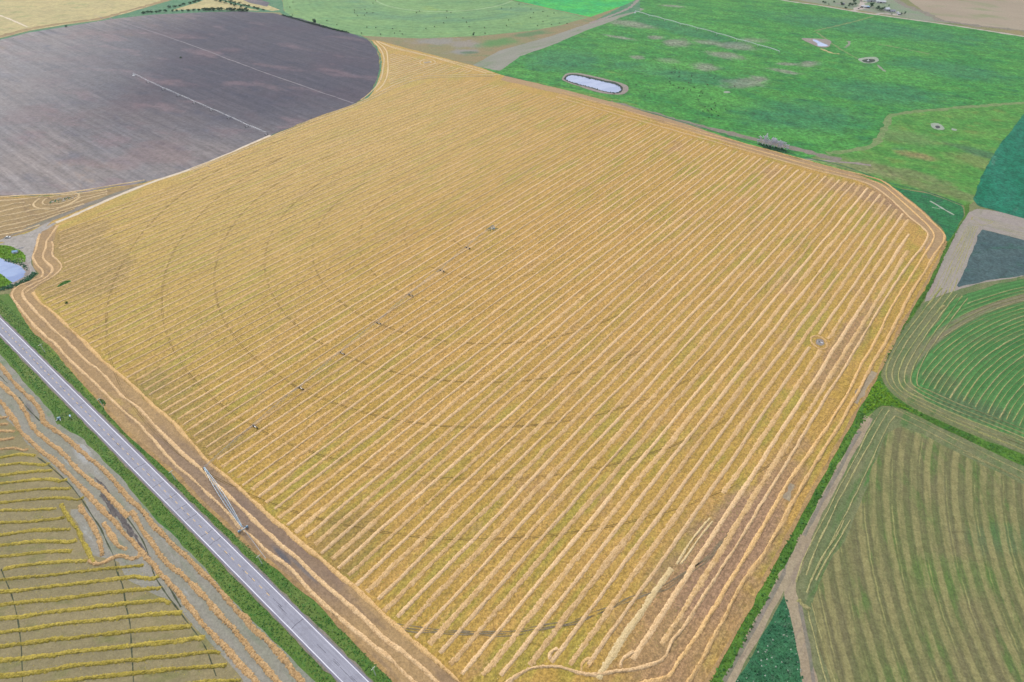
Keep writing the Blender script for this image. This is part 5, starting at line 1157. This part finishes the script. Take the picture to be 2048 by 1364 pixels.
# ------------------------------------------------------------------ cattle
def cow_mesh(name, mat):
    me = bpy.data.meshes.new(name + '_cage'); bm = bmesh.new(); sk = bm.verts.layers.skin.verify()
    pts_ = {'rump': ((-.85, 0, 1.15), .30), 'mid': ((0, 0, 1.08), .38), 'chest': ((.7, 0, 1.1), .34), 'neck': ((1.1, 0, 1.2), .20), 'head': ((1.45, 0, 1.0), .15), 'muzzle': ((1.72, 0, .78), .10)}
    for s, n_ in ((-1, 'l'), (1, 'r')):
        pts_['fk' + n_] = ((.72, .22 * s, .65), .11); pts_['ff' + n_] = ((.72, .22 * s, .05), .07)
        pts_['hk' + n_] = ((-.72, .24 * s, .8), .15); pts_['hh' + n_] = ((-.92, .24 * s, .48), .08); pts_['hf' + n_] = ((-.86, .24 * s, .05), .07); pts_['ear' + n_] = ((1.35, .26 * s, 1.12), .05)
    pts_['tail'] = ((-1.2, 0, 1.0), .05); pts_['tuft'] = ((-1.24, 0, .5), .05)
    vs = {}
    for k, (c, r) in pts_.items(): v = bm.verts.new(c); v[sk].radius = (r, r); vs[k] = v
    vs['mid'][sk].use_root = True
    for a_, b_ in (('rump', 'mid'), ('mid', 'chest'), ('chest', 'neck'), ('neck', 'head'), ('head', 'muzzle'), ('chest', 'fkl'), ('fkl', 'ffl'), ('chest', 'fkr'), ('fkr', 'ffr'), ('rump', 'hkl'), ('hkl', 'hhl'), ('hhl', 'hfl'), ('rump', 'hkr'), ('hkr', 'hhr'), ('hhr', 'hfr'), ('head', 'earl'), ('head', 'earr'), ('rump', 'tail'), ('tail', 'tuft')):
        bm.edges.new((vs[a_], vs[b_]))
    bm.to_mesh(me); bm.free()
    o = bpy.data.objects.new('tmp', me); C.objects.link(o)
    o.modifiers.new('skin', 'SKIN'); sb = o.modifiers.new('sub', 'SUBSURF'); sb.levels = 1
    bpy.context.view_layer.update()
    m2 = bpy.data.meshes.new_from_object(o.evaluated_get(bpy.context.evaluated_depsgraph_get())); m2.name = name
    bpy.data.objects.remove(o); m2.materials.clear(); m2.materials.append(mat); return m2
CM = [cow_mesh('cow', M['cow_black']), cow_mesh('cow_brown', M['cow_brown'])]
cows = [(1349, 138), (1353, 140), (1350, 146), (1343, 147), (1358, 146, 1), (1358, 154), (1383, 151), (1383, 154), (1382, 161, 1), (1377, 167, 1), (1339, 165), (1341, 169), (1347, 172), (1357, 177), (1367, 178), (1374, 181, 1), (1381, 181), (1402, 184), (1399, 193), (1422, 200), (1429, 207), (1428, 218), (1422, 219), (1423, 221.5), (1414, 221), (1417, 223), (1406, 224), (1432, 225), (1423, 232), (1418, 237), (1362, 212, 1), (1290, 192), (1299, 186), (1272, 171), (1276, 175), (1428, 158), (1469, 174, 1), (1451, 220), (1415, 171, 1), (1194, 153.5), (1228, 188.5, 1), (1405, 188), (1388, 176), (1396, 201), (1430, 213), (1340, 158), (1410, 215), (1436, 233)]
for c in cows:
    br = len(c) > 2
    o = bpy.data.objects.new('cow', CM[br]); C.objects.link(o); q = G(c[0], c[1]); o.location = (q[0], q[1], .25); o.rotation_euler = (0, 0, random.uniform(0, 6.28)); o.scale = (1.25,) * 3
    tag(o, 'brown cow grazing on the green pasture' if br else 'black cow grazing on the green pasture', 'cow', 'cattle spread over the green pasture')
# ------------------------------------------------------------------ hay bales
bm = bmesh.new(); bmesh.ops.create_cone(bm, cap_ends=True, segments=14, radius1=.95, radius2=.95, depth=1.7, matrix=Matrix.Rotation(PI / 2, 4, 'X'))
bmesh.ops.bevel(bm, geom=[e for e in bm.edges if len(e.link_faces) == 2 and e.calc_face_angle() > 1.2], offset=.15, segments=1, affect='EDGES')
bme = bpy.data.meshes.new('hay_bale'); bm.to_mesh(bme); bm.free(); bme.materials.append(M['bale'])
for px, py in [(580, 15), (586, 5), (585, 31), (654, 42), (674, 50), (709, 21), (709, 26), (715, 32), (730, 20), (734, 26), (729, 31), (746, 26), (746, 7), (751, 2), (734, 55), (752, 56), (761, 69), (789, 67), (805, 69), (785, 58), (800, 63), (833, 26), (839, 23), (852, 58), (723, 67), (894, 23), (902, 26), (893, 36), (926, 37), (887, 46), (933, 45), (938, 54), (869, 54), (969, 56), (970, 67), (948, 66), (1013, 52), (1017, 41), (1003, 17), (1022, 17), (1038, 9), (1062, 19), (1067, 26), (1086, 44), (1075, 52), (1103, 50), (1108, 27), (1086, 24), (1134, 48), (1119, 47), (1061, 36), (1095, 33)]:
    o = bpy.data.objects.new('hay_bale', bme); C.objects.link(o); q = G(px, py); o.location = (q[0], q[1], 1.15); o.rotation_euler = (0, 0, random.uniform(0, 3)); o.scale = (1.05, 1.05, 1.0)
    tag(o, 'dark round hay bale left on the pale green hay field', 'hay bale', 'round bales on the hay field')

# ------------------------------------------------------------------ farmstead
def house(px, py, w, d, h, rz, wall, roof, label, name='farmhouse', cat='house', win=2):
    b = G(px, py); base = empty(name, (*b, .2), label, cat)
    def L(x, y, z): return (b[0] + x * math.cos(rz) - y * math.sin(rz), b[1] + x * math.sin(rz) + y * math.cos(rz), z)
    MB().box((b[0], b[1], h / 2), (w, d, h), rz).build('wall', M[wall], base)
    e = .5; r = d * .28
    P = [L(-w / 2 - e, -d / 2 - e, h), L(w / 2 + e, -d / 2 - e, h), L(w / 2 + e, d / 2 + e, h), L(-w / 2 - e, d / 2 + e, h), L(-w / 2 - e, 0, h + r), L(w / 2 + e, 0, h + r)]
    rf = MB().poly(P, [[0, 1, 5, 4], [2, 3, 4, 5], [0, 4, 3], [1, 2, 5], [3, 2, 1, 0]]).build('roof', M[roof], base)
    if name == 'farmhouse': MB().box(L(w * .2, d * .1, h + r), (.7, .7, 1.3), rz).build('chimney', M['rock'], rf)
    for k in range(win):
        x = -w * .3 + k * w * .6 / max(1, win - 1)
        f = MB().box(L(x, -d / 2 - .03, h * .55), (1.4, .08, 1.2), rz).build('window', M['wall_dark'], base); MB().box(L(x, -d / 2 - .09, h * .55), (1.1, .06, .95), rz).build('pane', M['glass'], f)
    MB().box(L(0, -d / 2 - .04, 1.05), (1.1, .1, 2.1) if win < 3 else (3.2, .1, 2.6), rz).build('door', M['wall_dark'], base)
house(1740, 2.5, 24, 12, 4.5, .1, 'wall_white', 'roof_blue', 'big barn with a pale blue metal roof at the top of the farmstead', 'barn', 'barn', 3)
house(1761, 5.5, 20, 7, 3.2, -.25, 'wall_white', 'roof_white', 'long low building with a white roof behind the trees', 'long_shed', 'shed', 4)
house(1731, 15.5, 11, 7, 3, .1, 'wall_white', 'roof_white', 'white house left of the big dark tree by the driveway', 'farmhouse', 'house')
house(1725, 14.5, 7, 5, 2.6, .1, 'wall_dark', 'roof_white', 'small shed left of the white house by the driveway', 'shed', 'shed')
house(1735.5, 16, 6, 5, 2.6, .1, 'wall_dark', 'roof_blue', 'small dark shed against the big dark tree', 'shed', 'shed')
house(1772.5, 21, 10, 9, 3.8, .3, 'wall_white', 'roof_white', 'white farmhouse right of the dark trees', 'farmhouse', 'house')
house(1783, 23.5, 14, 6, 2.8, -.1, 'roof_white', 'roof_grey', 'pale grey roofed shed right of the white farmhouse', 'shed', 'shed')
house(1794, 27, 5, 4, 2.6, .2, 'wall_white', 'roof_white', 'small white hut at the end of the right driveway', 'shed', 'shed', 1)
house(1798, 29.5, 8, 3, 2.4, 0, 'wall_white', 'roof_white', 'white trailer parked at the end of the right driveway', 'trailer', 'trailer')
house(1733, -1, 9, 6, 3, .2, 'wall_dark', 'roof_grey', 'dark shed at the very top beside the big barn', 'shed', 'shed')
house(1685, 9, 6, 4, 2.6, .2, 'wall_dark', 'roof_grey', 'small dark shed among bushes on the left of the farmstead', 'shed', 'shed')
FG = 'trees round the farmstead'
for px, py, h, w in ((1741, 15.5, 9, 8), (1743, 13.5, 8, 7), (1755, 20, 8, 8), (1760, 22, 7, 9), (1764, 20.5, 6, 7), (1768, 20, 6, 6), (1752, 19, 5, 5), (1777, 24.5, 5, 5), (1808, 30, 7, 5), (1802, 30, 5, 4), (1777, 13, 4, 3), (1699, 11, 6, 6), (1704, 12, 6, 7), (1706, 6, 7, 6), (1710, 10, 5, 6), (1682, 10, 6, 6), (1697, 13, 4, 5), (1668, 5, 3, 5), (1657, 10, 3, 3), (1646, 5.5, 3.5, 5), (1691, 17, 3, 6), (1710, 4, 5, 5), (1783, 30, 3, 3), (1650, 6.5, 3, 5), (1720, 2, 5, 8)):
    tree(G(px, py), h, w, 'dark green tree among the farmstead buildings', 'foliage', FG, 90)
for px, py, m, lb in ((1717, 18, 'wall_dark', 'dark implement parked left of the driveway'), (1721, 15.5, 'rock', 'rusty pale implement parked beside the driveway')):
    b = G(px, py); base = empty('farm_implement', (*b, .2), lb, 'farm implement')
    MB().box((*b, 1.0), (3.5, 2.0, 1.2), .3).build('frame', M[m], base)
    for s in (-1, 1): MB().tube((b[0] - .8, b[1] + s * 1.05, .7), (b[0] - .8, b[1] + s * 1.35, .7), .6, n=10).build('wheel', M['tyre'], base)

# ------------------------------------------------------------------ air
HZ = MB().box((0, 3000, 189.5), (11800, 11800, 381)).build('haze', M['dark'], None, (0, 3000, 0))
tag(HZ, 'thin pale haze over the whole countryside', None, None, 'stuff')
hm = bpy.data.materials.new('haze'); hm.use_nodes = True
ht = hm.node_tree; ht.nodes.clear(); ho = ht.nodes.new('ShaderNodeOutputMaterial'); pv = ht.nodes.new('ShaderNodeVolumePrincipled')
pv.inputs['Color'].default_value = (.86, .92, 1.0, 1); pv.inputs['Density'].default_value = .000022; pv.inputs['Anisotropy'].default_value = .2
ht.links.new(pv.outputs[0], ho.inputs['Volume']); HZ.data.materials.clear(); HZ.data.materials.append(hm)
scene.cycles.volume_bounces = 0

# verge grass, tufts along both sides of the highway
for v0, v1, o0_, o1_ in ((-330, 330, HW + 2.3, HW + 12), (-330, 330, -(HW + 13), -(HW + 2.3))):
    n_ = 9000; vv = rng.uniform(v0, v1, n_); oo = rng.uniform(o0_, o1_, n_)
    P = np.array([RC(a, b) for a, b in zip(vv, oo)])
    ok = inpoly(P, GL([(-300, 440), (0, 590), (20, 592), (60, 659), (100, 696), (170, 776), (250, 866), (350, 956), (450, 1051), (560, 1147), (700, 1276), (792, 1370), (860, 1440), (700, 1440), (640, 1364), (560, 1290), (500, 1230), (440, 1170), (400, 1120), (330, 1050), (300, 1020), (230, 940), (165, 872), (128, 855), (112, 840), (85, 795), (60, 770), (30, 735), (0, 700), (-300, 550)]))
    P = P[ok]
    for m_, sl in (('verge', slice(0, None, 3)), ('foliage_light', slice(1, None, 3)), ('weed_dark', slice(2, None, 15))):
        V, F = tufts(P[sl], .35, .5, .6, .3); stuff('verge_grass', V, F, M[m_], {'verge': 'rough grass tufts on the highway verge', 'foliage_light': 'paler weeds on the highway verge', 'weed_dark': 'darker weeds on the highway verge'}[m_])
